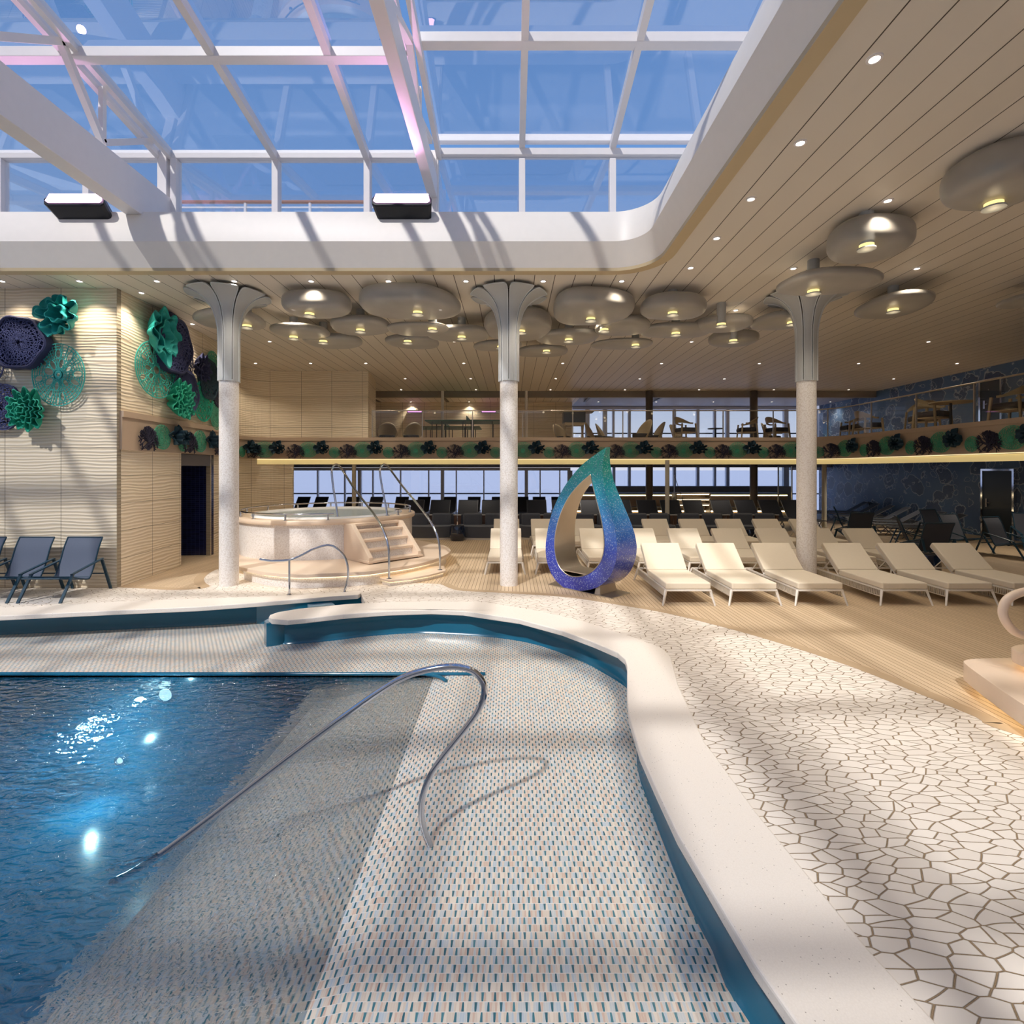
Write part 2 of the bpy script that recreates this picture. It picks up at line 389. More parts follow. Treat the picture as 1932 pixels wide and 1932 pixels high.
def m_pattern():
    m,nt,b,_=newmat('reef_wallcovering'); v,x,y,z=obj_xyz(nt)
    no=N(nt,'ShaderNodeTexNoise',inp={'Scale':2.6,'Detail':3}); nt.links.new(v,no.inputs['Vector'])
    ad=N(nt,'ShaderNodeVectorMath',operation='MULTIPLY_ADD'); ad.inputs[1].default_value=(.45,.45,.45); nt.links.new(no.outputs['Color'],ad.inputs[0]); nt.links.new(v,ad.inputs[2])
    vo=N(nt,'ShaderNodeTexVoronoi',inp={'Scale':1.5,'Randomness':1}); nt.links.new(ad.outputs[0],vo.inputs['Vector'])
    vo2=N(nt,'ShaderNodeTexVoronoi',inp={'Scale':2.9,'Randomness':1}); nt.links.new(ad.outputs[0],vo2.inputs['Vector'])
    r1=math_(nt,'LESS_THAN',math_(nt,'ABSOLUTE',math_(nt,'SUBTRACT',vo.outputs['Distance'],.42)),.022)
    r2=math_(nt,'LESS_THAN',math_(nt,'ABSOLUTE',math_(nt,'SUBTRACT',vo2.outputs['Distance'],.33)),.022)
    ins=math_(nt,'LESS_THAN',vo.outputs['Distance'],.42)
    n2=N(nt,'ShaderNodeTexNoise',inp={'Scale':.8,'Detail':6}); nt.links.new(v,n2.inputs['Vector'])
    base=mixc(nt,n2.outputs[0],s2l((44,66,116)),s2l((104,138,172)))
    sp=N(nt,'ShaderNodeTexNoise',inp={'Scale':22,'Detail':5}); nt.links.new(v,sp.inputs['Vector'])
    base=mixc(nt,math_(nt,'MULTIPLY',ins,math_(nt,'MULTIPLY',sp.outputs[0],.9)),base,s2l((46,42,62)))
    col=mixc(nt,math_(nt,'MULTIPLY',math_(nt,'MAXIMUM',r1,r2),.75),base,s2l((176,186,200)))
    nt.links.new(col,b.inputs['Base Color']); b.inputs['Roughness'].default_value=.4; return m
M['reef']=m_pattern()
M['basin']=plain('basin_tiles',(26,108,146),.25,0,.25,3)
M['mesh_lit']=plain('mesh_navy_lit',(62,68,112),.75,0,.1,30)  # lighter copy of the navy: light on the lattice put into its colour
def m_drop():
    m,nt,b,_=newmat('drop_mosaic'); v,x,y,z=obj_xyz(nt)
    mr=N(nt,'ShaderNodeMapRange',inp={1:0.0,2:2.5}); nt.links.new(z,mr.inputs[0])
    rmp=N(nt,'ShaderNodeValToRGB'); cr=rmp.color_ramp
    cols=[(0,(52,60,168)),(.3,(58,84,196)),(.48,(64,132,206)),(.68,(44,160,184)),(.85,(46,170,150)),(1,(44,160,130))]
    while len(cr.elements)<len(cols): cr.elements.new(.5)
    for e,(p,c) in zip(cr.elements,cols): e.position=p; e.color=s2l(c)+(1,)
    nt.links.new(mr.outputs[0],rmp.inputs[0])
    vo=N(nt,'ShaderNodeTexVoronoi',inp={'Scale':85}); nt.links.new(v,vo.inputs['Vector'])
    sp=N(nt,'ShaderNodeSeparateColor'); nt.links.new(vo.outputs['Color'],sp.inputs[0])
    c=mixc(nt,math_(nt,'MULTIPLY',sp.outputs[0],.45),rmp.outputs[0],s2l((30,40,130)))
    hl=math_(nt,'GREATER_THAN',sp.outputs[1],.9)
    c=mixc(nt,math_(nt,'MULTIPLY',hl,.45),c,s2l((190,215,235)))
    nt.links.new(c,b.inputs['Base Color']); b.inputs['Roughness'].default_value=.14; b.inputs['Coat Weight'].default_value=.5
    bump(nt,b,sp.outputs[2],.35,.004); return m
M['drop']=m_drop()
def m_pebble():
    m,nt,b,out=newmat('mesh_fabric')
    b.inputs['Base Color'].default_value=s2l((150,144,136))+(1,); b.inputs['Roughness'].default_value=.4; b.inputs['Metallic'].default_value=.15
    tc=N(nt,'ShaderNodeTexCoord'); no=N(nt,'ShaderNodeTexNoise',inp={'Scale':3,'Detail':2}); nt.links.new(tc.outputs['Object'],no.inputs['Vector'])
    nt.links.new(mixc(nt,no.outputs[0],s2l((160,156,150)),s2l((182,178,172))),b.inputs['Base Color'])
    t=N(nt,'ShaderNodeBsdfTransparent'); mx=N(nt,'ShaderNodeMixShader')
    lw=N(nt,'ShaderNodeLayerWeight',inp={'Blend':.35}); f=math_(nt,'MULTIPLY_ADD',lw.outputs['Facing'],.55,.62)
    f=math_(nt,'MINIMUM',f,1.0)
    nt.links.new(f,mx.inputs[0]); nt.links.new(t.outputs[0],mx.inputs[1]); nt.links.new(b.outputs[0],mx.inputs[2]); nt.links.new(mx.outputs[0],out.inputs[0]); return m
M['pebble']=m_pebble()
def m_water(name,tint,ior=1.33,scale=7,strength=.35,refr=.55,dist=.06,extra=1.0):
    m,nt,b,out=newmat(name); v,x,y,z=obj_xyz(nt)
    mp=N(nt,'ShaderNodeMapping'); mp.inputs['Scale'].default_value=(.8,1.5,1); nt.links.new(v,mp.inputs[0])
    no=N(nt,'ShaderNodeTexNoise',inp={'Scale':scale,'Detail':2.5,'Roughness':.5,'Distortion':.5}); nt.links.new(mp.outputs[0],no.inputs['Vector'])
    bp=N(nt,'ShaderNodeBump',inp={'Strength':strength,'Distance':dist}); nt.links.new(no.outputs[0],bp.inputs['Height'])
    t=N(nt,'ShaderNodeBsdfTransparent',inp={'Color':tint+(1,)})
    r=N(nt,'ShaderNodeBsdfRefraction',inp={'Color':tint+(1,),'IOR':ior,'Roughness':0.0}); g=N(nt,'ShaderNodeBsdfGlossy',inp={'Roughness':.02})
    fr=N(nt,'ShaderNodeFresnel',inp={'IOR':ior})
    for n in (r,g): nt.links.new(bp.outputs[0],n.inputs['Normal'])
    a=N(nt,'ShaderNodeMixShader',inp={0:refr}); nt.links.new(t.outputs[0],a.inputs[1]); nt.links.new(r.outputs[0],a.inputs[2])
    c=N(nt,'ShaderNodeMixShader'); nt.links.new(math_(nt,'MINIMUM',math_(nt,'MULTIPLY',fr.outputs[0],extra),1.0),c.inputs[0]); nt.links.new(a.outputs[0],c.inputs[1]); nt.links.new(g.outputs[0],c.inputs[2])
    nt.links.new(c.outputs[0],out.inputs[0]); return m
M['water']=m_water('pool_water',(.97,.99,.99),scale=9,strength=1.0,refr=.60,dist=.06,extra=2.6)
M['tub_water']=m_water('tub_water',(.86,.96,.97),scale=10,strength=.2)
def m_sea():
    m,nt,b,_=newmat('sea'); v,x,y,z=obj_xyz(nt)
    mp=N(nt,'ShaderNodeMapping'); mp.inputs['Scale'].default_value=(.02,.006,1); nt.links.new(v,mp.inputs[0])
    no=N(nt,'ShaderNodeTexNoise',inp={'Scale':6,'Detail':8,'Roughness':.7}); nt.links.new(mp.outputs[0],no.inputs['Vector'])
    nt.links.new(mixc(nt,no.outputs[0],s2l((184,186,196)),s2l((216,216,222))),b.inputs['Base Color']); b.inputs['Roughness'].default_value=.5
    bump(nt,b,no.outputs[0],.4,2.0); return m
M['sea']=m_sea()
# ================================================================ camera, world, sun
cam=bpy.data.cameras.new('camera'); co=bpy.data.objects.new('camera',cam); C.objects.link(co)
cam.sensor_width=36; cam.lens=18; cam.shift_y=-(966-CY)*-1/1932*-1
co.location=(0,0,H); co.rotation_euler=(PI/2,0,0); cam.clip_start=.05; cam.clip_end=60000
bpy.context.scene.camera=co
sc=bpy.context.scene
sc.view_settings.view_transform='Standard'; sc.view_settings.look='None'; sc.view_settings.exposure=EXPO; sc.view_settings.gamma=1; sc.view_settings.use_curve_mapping=False
w=bpy.data.worlds.new('sky'); sc.world=w; w.use_nodes=True; nt=w.node_tree; bg=nt.nodes['Background']
tc=N(nt,'ShaderNodeTexCoord'); sx=N(nt,'ShaderNodeSeparateXYZ'); nt.links.new(tc.outputs['Generated'],sx.inputs[0])
rp=N(nt,'ShaderNodeValToRGB'); cr=rp.color_ramp
cols=[(0,(226,228,240)),(.08,(206,214,234)),(.25,(150,182,226)),(.45,(108,152,212)),(1,(84,130,196))]
while len(cr.elements)<len(cols): cr.elements.new(.5)
for e,(p,c) in zip(cr.elements,cols): e.position=p; e.color=s2l(c)+(1,)
nt.links.new(sx.outputs[2],rp.inputs[0]); nt.links.new(rp.outputs[0],bg.inputs[0]); bg.inputs[1].default_value=SKY
sun=bpy.data.lights.new('sun','SUN'); so=bpy.data.objects.new('sun',sun); C.objects.link(so); sun.energy=SUN; sun.angle=math.radians(1.6); sun.color=(1,.965,.92)
so.rotation_euler=Vector(SUNDIR).to_track_quat('-Z','Y').to_euler()

def struct(o,label=None,name_kind='structure'):
    o['kind']='structure'
    if label: o['label']=label
    return o
# sea far below the deck
mb=MB(); mb.add([(-40000,40,-26),(40000,40,-26),(40000,50000,-26),(-40000,50000,-26)],[(0,1,2,3)])
tag(mb.build('sea',M['sea']),'calm blue sea stretching to the horizon beyond the windows','sea',kind='stuff')

# ================================================================ ceiling with the skylight opening
XL,XR,YF,YB,RC=-14.0,2.276,-3.6,8.28,.65
def rrect(d=0,n=10):
    x0,x1,y0,y1=XL-d,XR+d,YF-d,YB+d; r=RC+d*.9; pts=[]
    for cx_,cy_,a in ((x1-r,y1-r,0),(x0+r,y1-r,PI/2),(x0+r,y0+r,PI),(x1-r,y0+r,1.5*PI)):
        for k in range(n+1):
            t=a+PI/2*k/n; pts.append((cx_+r*math.cos(t),cy_+r*math.sin(t)))
    return pts
lipo=rrect(.165)
mb=MB(); mb.prism([(-17,-7),(15.0,-7),(15.0,21.07),(-17,21.07)],ZC,ZC+.06,holes=[lipo])
struct(mb.build('ceiling',M['ceiling']),'cream planked ceiling around the skylight opening')
def sweep(rings,name,mat,smooth=None):
    n=len(rings[0]); vs=[]; fs=[]
    for R in rings: vs+=R
    for i in range(len(rings)-1):
        for k in range(n): fs.append((i*n+k,i*n+(k+1)%n,(i+1)*n+(k+1)%n,(i+1)*n+k))
    m_=MB(); m_.add(vs,fs); return m_.build(name,mat,smooth=smooth)
def ring(d,z): return [(x,y,H+z) for x,y in rrect(d)]
struct(sweep([ring(.175,HC+.03),ring(.165,HC-.03),ring(0,HC-.03),ring(-.004,HC+.02)],'trim_1',M['lip'],30),'tan lip edging the skylight opening')
struct(sweep([ring(0,HC+.015),ring(-.184,3.62),ring(-.150,3.85),ring(-.035,4.16),ring(.45,4.17),ring(.45,HC+.06)],'skylight_coaming',M['white_paint'],20),'white upstand around the skylight opening')
# roof deck outside
mb=MB(); mb.prism([(-17.2,-7.2),(15.2,-7.2),(15.2,21.3),(-17.2,21.3)],ZC+.07,ZC+.25,holes=[rrect(.4)])
struct(mb.build('roof',M['white_paint']))

# ---------------------------------------------------------------- skylight glass wall and roof
YG=9.0
def rz_(Y): 
    Y=max(Y,5.0-(5.0-Y) if Y>2.6 else 2.6-(2.6-Y)*0+ (2.6-Y)*1.0)
    return 6.80-.148*Y
def rzz(Y): return 6.80-.148*Y if Y>=2.6 else 6.80-.148*(5.2-Y)
gw=thing('window_1','skylight glass wall of tall panes behind the upstand','window',(0,YG,H+4.17)); gw['kind']='structure'
postx=[(x-966)*YG/966 for x in (4,168,308,332,522,694,822,985,1155)]+[3.3,4.9,-10.6,-12.2]
for x in postx:
    m_=MB(); m_.box(x-.055,x+.055,YG-.08,YG+.08,ZC+.2,H+5.44); m_.build('post',M['frame_white'],gw,bevel=.008)
m_=MB(); m_.box(-14,-1.35,YG-.08,YG+.08,H+5.44,H+5.58); m_.build('head_rail',M['frame_white'],gw,bevel=.008)
m_=MB(); m_.box(-1.25,5.5,YG-.08,YG+.08,H+5.50,H+5.62); m_.build('head_rail',M['frame_white'],gw,bevel=.008)
m_=MB(); m_.box(-14,5.5,YG-.012,YG+.012,ZC+.2,H+5.5); m_.build('pane',M['glass_sky'],gw)
sr=thing('window_2','sloping glass roof of the skylight','window',(0,5,H+6)); sr['kind']='structure'
ys=[YG,7.10,5.2,3.3,1.4,-.5,-2.4,-4.3]
def raf(x,dz,wd=.10,name='rafter'):
    m_=MB(); m_.bar((x,YG,H+rzz(YG)+dz),(x,2.6,H+rzz(2.6)+dz),wd,.14); m_.bar((x,2.6,H+rzz(2.6)+dz),(x,-4.3,H+rzz(-4.3)+dz),wd,.14); m_.build(name,M['frame_white'],sr)
for px in (-60,168,522,694): raf((px-966)*YG/966,0)
for x in (-10.6,-12.2): raf(x,0)
for px in (985,1155): raf((px-966)*YG/966,.2)
for x in (3.3,4.9): raf(x,.2)
for Y in ys:
    for x0,x1,dz in ((-14,-1.42,0),(-1.32,5.5,.2)):
        if Y==YG: 
            if dz: 
                m_=MB(); m_.box(x0,x1,Y-.07,Y+.05,H+rzz(Y)+dz+.08,H+rzz(Y)+dz+.20); m_.build('crossbeam',M['frame_white'],sr,bevel=.008)
            continue
        m_=MB(); m_.box(x0,x1,Y-.08,Y+.08,H+rzz(Y)+dz-.07,H+rzz(Y)+dz+.07); m_.build('crossbeam',M['frame_white'],sr,bevel=.008)
for x0,x1,dz in ((-14,-1.42,0),(-1.32,5.5,.2)):
    m_=MB()
    for a,b in ((YG,2.6),(2.6,-4.3)):
        za,zb=H+rzz(a)+dz+.05,H+rzz(b)+dz+.05
        m_.add([(x0,a,za),(x1,a,za),(x1,b,zb),(x0,b,zb)],[(0,1,2,3)])
    m_.build('glazing',M['glass_sky'],sr)
# steel roof trusses
def truss(X,zb,zt,wd,label,xt=None):
    t=thing('roof_truss',label,'truss',(X,YG,H+zb)); 
    m_=MB(); m_.add([(X-wd/2,YG+.05,H+zt-.12),(X+wd/2,YG+.05,H+zt-.12),(X+wd/2,YG+.05,H+zb-.15),(X-wd/2,YG+.05,H+zb-.15),
                     (X-wd/2,-4.3,H+zt),(X+wd/2,-4.3,H+zt),(X+wd/2,-4.3,H+zb),(X-wd/2,-4.3,H+zb)],
                    [(0,1,2,3),(7,6,5,4),(0,4,5,1),(1,5,6,2),(2,6,7,3),(3,7,4,0)])
    m_.build('bottom_chord',M['frame_white'],t,bevel=.01)
    for sgn in (-1,1):
        m_=MB(); xx=X+sgn*.10
        m_.bar((xx,YG,H+rzz(YG)+.05),(xx,2.6,H+rzz(2.6)+.05),.08,.16); m_.bar((xx,2.6,H+rzz(2.6)+.05),(xx,-4.3,H+rzz(-4.3)+.05),.08,.16); m_.build('top_chord',M['frame_white'],t)
    yy=[8.6,7.6,6.9,5.7,5.0,3.9,3.1,1.8,.9,-.4,-1.3]
    for i in range(len(yy)-1):
        a,b=yy[i],yy[i+1]; top=i%2==0
        za=H+(rzz(a) if top else zt); zb2=H+(zt if top else rzz(b))
        m_=MB(); m_.bar((X,a,za),(X,b,zb2),.09,.09); m_.build('web_member',M['frame_white'],t)
        if top:
            m_=MB(); m_.bar((X,b+.0,H+zt),(X,b,H+rzz(b)),.07,.07); m_.build('web_member',M['frame_white'],t)
    m_=MB(); m_.box(X-.07,X+.07,YG-.1,YG+.1,ZC+.2,H+rzz(YG)+.1); m_.build('end_post',M['frame_white'],t,bevel=.01)
    return t
truss(-6.08,4.25,4.86,.26,'white steel roof truss with a deep bottom chord at upper left')
truss(-1.38,4.88,5.22,.16,'slender white steel roof truss in the middle of the skylight')
# outside deck rail seen through the skylight wall
t=thing('deck_railing','railing with brown wooden handrail outside the skylight glass wall','railing',(-4.5,12.0,ZC+.2))
def onp(px,py,Y=12.0): return P(px,py,Y)
a=onp(235,381); b=onp(765,381)
m_=MB(); m_.bar((a.x,12,a.z),(b.x,12,b.z),.09,.05); m_.build('handrail',M['wood_rail'],t,bevel=.01)
m_=MB(); m_.bar((a.x,12,a.z-.13),(b.x,12,b.z-.13),.03,.03); m_.bar((a.x,12,a.z-.26),(b.x,12,b.z-.26),.03,.03); m_.build('wire_rail',M['frame_white'],t)
for px in (243,338,463,585,700):
    p=onp(px,383); m_=MB(); m_.bar((p.x,12,p.z),(p.x,12,ZC+.2),.05,.05); m_.build('post',M['frame_white'],t)

# floodlights on the upstand
def flood(px,py,label):
    c=P(px,py,8.17); t=thing('floodlight',label,'floodlight',(c.x,8.3,c.z-.12),group=None)
    W=.47; y0,y1=8.02,8.40; z0=c.z-.13; z1=c.z+.13
    # black body: chamfered box tapering to the back
    f=[(-W,-.02),(-W+.06,.09),(W-.06,.09),(W,-.02),(W,-.10),(W-.05,-.13),(-W+.05,-.13),(-W,-.10)]
    fr=[(c.x+x,y0-.02 if z<0 else y0+.03,c.z+.05+z) for x,z in f]; bk=[(c.x+x*.84,y1,c.z-.13+z*.8-(.10 if z<0 else 0)) for x,z in f]; n=len(f)
    m_=MB(); m_.add(fr+bk,[tuple(range(n))[::-1],tuple(range(n,2*n))]+[(i,(i+1)%n,n+(i+1)%n,n+i) for i in range(n)]); m_.build('housing',M['black_metal'],t,bevel=.01)
    m_=MB(); g=[(-W+.03,-.055),(-W+.06,.075),(W-.06,.075),(W-.03,-.055),(W-.07,-.085),(-W+.07,-.085)]
    def yl(z): return y0-.026 if z<0 else y0-.026+z*.55
    m_.add([(c.x+x,yl(z)-.004,c.z+.05+z) for x,z in g]+[(c.x+x,yl(z)+.008,c.z+.05+z) for x,z in g],[(0,1,2,3,4,5),(11,10,9,8,7,6)]+[(i,(i+1)%6,6+(i+1)%6,6+i) for i in range(6)]); m_.build('lit_panel',M['flood'],t)
    l=bpy.data.lights.new('wash','SPOT'); l.energy=FLD; l.color=(1,.45,.95); l.spot_size=math.radians(120); l.spot_blend=1; l.shadow_soft_size=.06; lo=bpy.data.objects.new('wash',l); C.objects.link(lo); lo.parent=t; lo.location=(0,-.55,.25); lo.rotation_euler=Vector((0,-.75,.65)).to_track_quat('-Z','Y').to_euler()
    for s in (-.3,.3):
        m_=MB(); m_.box(c.x+s-.03,c.x+s+.03,8.25,8.55,H+4.15,H+4.19); m_.build('bracket',M['black_metal'],t)
flood(156,389,'black floodlight with glowing pinkish panel, the left one on the upstand')
flood(762,389,'black floodlight with glowing pinkish panel, on the upstand above the middle columns')

# ================================================================ floors
def px2(pts,z=0): return [(G(x,y,z).x,G(x,y,z).y) for x,y in pts]
Oc=[(690,1137.5),(730,1136),(813,1134),(916,1136),(960,1143),(1016,1152),(1100,1171),(1196,1202),(1249,1222),(1266,1239),(1280,1292),(1330,1400),(1347,1421),(1429,1534),(1519,1643),(1639,1790),(1770,1932)]
Oc=px2(Oc,.02)
Ol=px2([(0,1146),(112,1141),(220,1135),(373,1129),(546,1123),(648,1117),(674,1114.6),(681,1118)],.02)
Ol=[(-13.0,Ol[0][1]-.35)]+Ol
Wb=[(1932,1391),(1840.5,1353),(1736,1310),(1620,1263.4),(1510,1226),(1400,1193),(1270.6,1160),(1177,1143),(1069,1127),(960,1119.6),(875,1115),(850,1110.5),(832,1102)]
Wb=[(9,-2.6),(6.9,.6),(5.3,2.5)]+px2(Wb)
Wb=[tuple(v[:2]) for v in spl([(x,y,0) for x,y in Wb],4)]
Wl=px2([(420,1071),(405,1076),(392,1084),(385,1092),(388,1100),(396,1106),(385,1110),(372,1111.8),(335,1113.2),(300,1112.5),(262,1110),(219,1108.2)])
Wl=[tuple(v[:2]) for v in spl([(x,y,0) for x,y in Wl],3)]
back=[(-3.2,9.75),(-4.6,9.7),(-5.4,10.3)]
wood=Wb+back+Wl+[(-7.06,9.12),(-13,9.12),(-13,25.5),(15.2,25.5),(15.2,-2.6)]
m_=MB(); m_.prism(wood,-.12,0.0); struct(m_.build('floor',M['deck']),'blond planked deck floor')
moz=[tuple(p) for p in Oc][::-1]+Ol[::-1]+[(-13,9.12),(-7.06,9.12)]+Wl[::-1]+back[::-1]+Wb[::-1]+[(9,-3.4),(3.6,-3.4),(2.9,-1.2),(2.35,.3),(1.95,1.2)]
m_=MB(); m_.prism(moz,-.12,0.001); struct(m_.build('floor_paving',M['paving']),'white crazy paving around the pool')
def strip(path,w,z,name,mat,label):
    n=len(path); vs=[]; fs=[]
    for i,(x,y) in enumerate(path):
        a=Vector(path[max(i-1,0)]); b=Vector(path[min(i+1,n-1)]); d=(b-a).normalized(); nn=Vector((-d.y,d.x))
        vs+=[(x,y,z),(x+nn.x*w,y+nn.y*w,z)]
    for i in range(n-1): fs.append((2*i,2*i+2,2*i+3,2*i+1))
    m_=MB(); m_.add(vs,fs); o=m_.build(name,mat); return struct(o,label)
strip(Wb,-.15,.0025,'trim_2',M['grout_border'],'tan border along the deck planks')
strip(Wl,-.17,.0025,'trim_3',M['grout_border'],'tan border of the small deck area by the left wall')

# ---------------------------------------------------------------- pool
ZP=-.38
Ir=[(507,1164),(512,1168),(543,1170),(577,1167),(647,1159),(730,1153),(813,1150.5),(875,1153),(978,1168),(1061,1190),(1123,1213),(1165,1231),(1179,1243),(1183,1256),(1183,1316),(1186,1350),(1207,1420),(1237,1487),(1277,1572),(1351,1697),(1423,1818),(1503,1932)]
Ir=px2(Ir,.02)
tipo=px2([(647,1140),(564,1148),(523,1155),(509,1160)],.02)
cop=Oc+[(1.95,1.2),(2.35,.3),(2.9,-1.2),(3.6,-3.4),(3.0,-3.4),(2.35,-1.4),(1.75,.1),(1.35,1.05)]+Ir[::-1]+tipo[::-1]
cop_o=[tuple(v[:2]) for v in spl([(x,y,0) for x,y in cop],3,True)]
m_=MB(); m_.prism(cop,-.05,.02); tag(m_.build('pool_coping',M['terrazzo'],bevel=.012),'wide white terrazzo coping curving from the tip beside the entry to the lower right','coping')
Il=px2([(676,1122),(615,1126),(484,1137),(373,1145),(220,1151.5),(0,1162)],.02)
copl=Ol+Il+[(-13,Il[-1][1]-.35)]
m_=MB(); m_.prism(copl,-.05,.02); tag(m_.build('pool_coping',M['terrazzo'],bevel=.012),'narrow white terrazzo coping along the left side of the pool','coping')
# teal walls
def ribbon(path,z0,z1,name,mat,th=.06,flip=1,cove=0):
    n=len(path); vs=[]; fs=[]
    for i,(x,y) in enumerate(path):
        a=Vector(path[max(i-1,0)]); b=Vector(path[min(i+1,n-1)]); d=(b-a).normalized(); nn=Vector((-d.y,d.x))*flip
        vs+=[(x-nn.x*cove,y-nn.y*cove,z0),(x,y,z0+cove*1.2),(x,y,z1),(x+nn.x*th,y+nn.y*th,z1),(x+nn.x*th,y+nn.y*th,z0)]
    for i in range(n-1):
        for k in range(4): fs.append((5*i+k,5*i+k+1,5*i+5+k+1,5*i+5+k))
    fs.append((0,1,2,3,4)); fs.append(tuple(5*(n-1)+k for k in range(5)))
    m_=MB(); m_.add(vs,fs); return m_.build(name,mat,smooth=40)
wr=px2([(521,1210.5),(543,1214.6),(626,1208),(688,1200),(771,1194),(833,1195),(937,1202),(1020,1217),(1102,1248),(1144,1270),(1187,1298)],ZP)
wr+=[(1.35,5.3),(1.24,4.9)]+px2([(1209,1448),(1238,1533.6),(1297,1681.5),(1355,1794),(1429,1932)],ZP)+[(1.55,1.2),(1.95,.2),(2.5,-1.3),(3.15,-3.4)]
wr=[(-3.32,7.4),(-3.42,7.28)]+wr
wr=[tuple(v[:2]) for v in spl([(x,y,0) for x,y in wr],3)]
tag(ribbon(wr,ZP,-.05,'pool_wall',M['teal_gloss'],.1,1,.03),'glossy teal pool wall under the curving coping','pool wall')
wl=[(-13,6.9)]+px2([(0,1197),(223.6,1187),(373,1180),(484,1174)],ZP)
wl2=px2([(484,1177),(600,1171),(676,1160)],ZP)
tag(ribbon(wl,ZP,-.05,'pool_wall',M['teal_gloss'],.1,1,.03),'glossy teal pool wall under the left coping','pool wall')
# entry recess between the two copings
e0=px2([(484,1177),(527,1177),(560,1165),(676,1148)],ZP)
tag(ribbon([e0[0],(e0[0][0]+.45,e0[0][1]-.02),(e0[0][0]+.9,e0[0][1]+.1),(-2.45,8.7)],ZP,-.05,'entry_wall',M['teal_gloss'],.12,1),'teal wall block beside the pool entry','pool wall')
m_=MB(); m_.add([G(574,1133,-.06),G(616,1129,-.06),G(632,1141,-.1),G(584,1145,-.1)]+[G(574,1133,-.06)+Vector((0,.02,-.3)),G(616,1129,-.06)+Vector((0,.02,-.3)),G(632,1141,-.1)+Vector((0,.02,-.3)),G(584,1145,-.1)+Vector((0,.02,-.3))],
  [(0,1,2,3),(7,6,5,4),(0,4,5,1),(1,5,6,2),(2,6,7,3),(3,7,4,0)])
tag(m_.build('entry_step',M['concrete_step']),'pale grey blue step inside the pool entry','step')
# gap edge between the tips
# pool bottom
YE=6.24; XS=-.77; XD=-2.4
def fl(name,poly,label):
    m_=MB(); m_.prism(poly,ZP-.05,ZP); return struct(m_.build(name,M['tiles']),label)
fl('pool_floor',[(XS,-3.4),(3.7,-3.4),(3.7,9.3),(-13.2,9.3),(-13.2,YE),(XS,YE)],'tiled shallow ledge of the pool')
m_=MB(); m_.add([(XS,-3.4,ZP),(XS,YE,ZP),(XD,YE,ZP-.36),(XD,-3.4,ZP-.36)],[(0,1,2,3)]); struct(m_.build('pool_floor',M['tiles']),'tiled ramp sloping into the water')
ZD=-1.75
m_=MB(); m_.add([(XD,-3.4,ZP-.36),(XD,YE,ZP-.36),(XD,YE+.04,ZD),(XD,-3.4,ZD),(-13.2,YE+.04,ZD),(-13.2,-3.4,ZD)],[(0,1,2,3),(3,2,4,5)])
struct(m_.build('pool_basin',M['basin']),'deep teal basin of the pool')
m_=MB(); m_.box(-13.2,XS,YE,YE+.05,-.47,ZP-.001); m_.box(-13.2,XS,YE+.01,YE+.05,ZD,-.47); m_.box(-13.2,3.7,-3.5,-3.4,ZD,.0); m_.box(-13.3,-13.2,-3.4,9.3,ZD,0)
struct(m_.build('pool_end_wall',M['teal_gloss']),'teal edge between ledge and deep water')
# curved lip at the end of the edge
lp=[G(770,1271.5,ZP+.012),G(800,1272,ZP+.012),(G(826,1276,ZP+.012)),G(842,1285,ZP+.012)]
m_=MB(); m_.tube(spl([Vector((-13.2,YE,ZP+.0))]+lp,6),.022,8); tag(m_.build('edge_trim',M['teal_gloss'],smooth=60),'thin teal edging curling at the corner of the deep water','edging')
m_=MB(); m_.prism([(-13.2,-3.4),(-.93,-3.4),(-.93,YE),(-13.2,YE)],-.4201,-.42,sides=False,bottom=False)
tag(m_.build('pool_water',M['water'],recalc=False),'rippling clear blue water filling the pool at left','water',kind='stuff')
# underwater lamps
def uw(x,y,z,e,label,r=.075):
    t=thing('underwater_light',label,'pool light',(x,y,z))
    m_=MB(); m_.cyl(0,0,0,.03,r,24); o=m_.build('lens',M['pool_lamp']); o.parent=t; o.rotation_euler=(PI/2,0,0)
    m_=MB(); m_.lathe([(r+.01,0),(r+.03,0),(r+.03,.04),(r+.01,.04)],24); o=m_.build('rim',M['chrome']); o.parent=t; o.rotation_euler=(PI/2,0,0)
    l=bpy.data.lights.new('glow','POINT'); l.energy=e; l.color=(.5,.9,1); l.shadow_soft_size=.03; lo=bpy.data.objects.new('glow',l); C.objects.link(lo); lo.parent=t; lo.location=(0,-.45,.0)
uw(-4.2,YE-.01,-.62,UWE*.3,'round underwater lamp glowing just below the far pool edge')
uw(-4.75,YE-.01,-1.42,UWE,'deeper underwater lamp making the turquoise glow in the pool',.035)

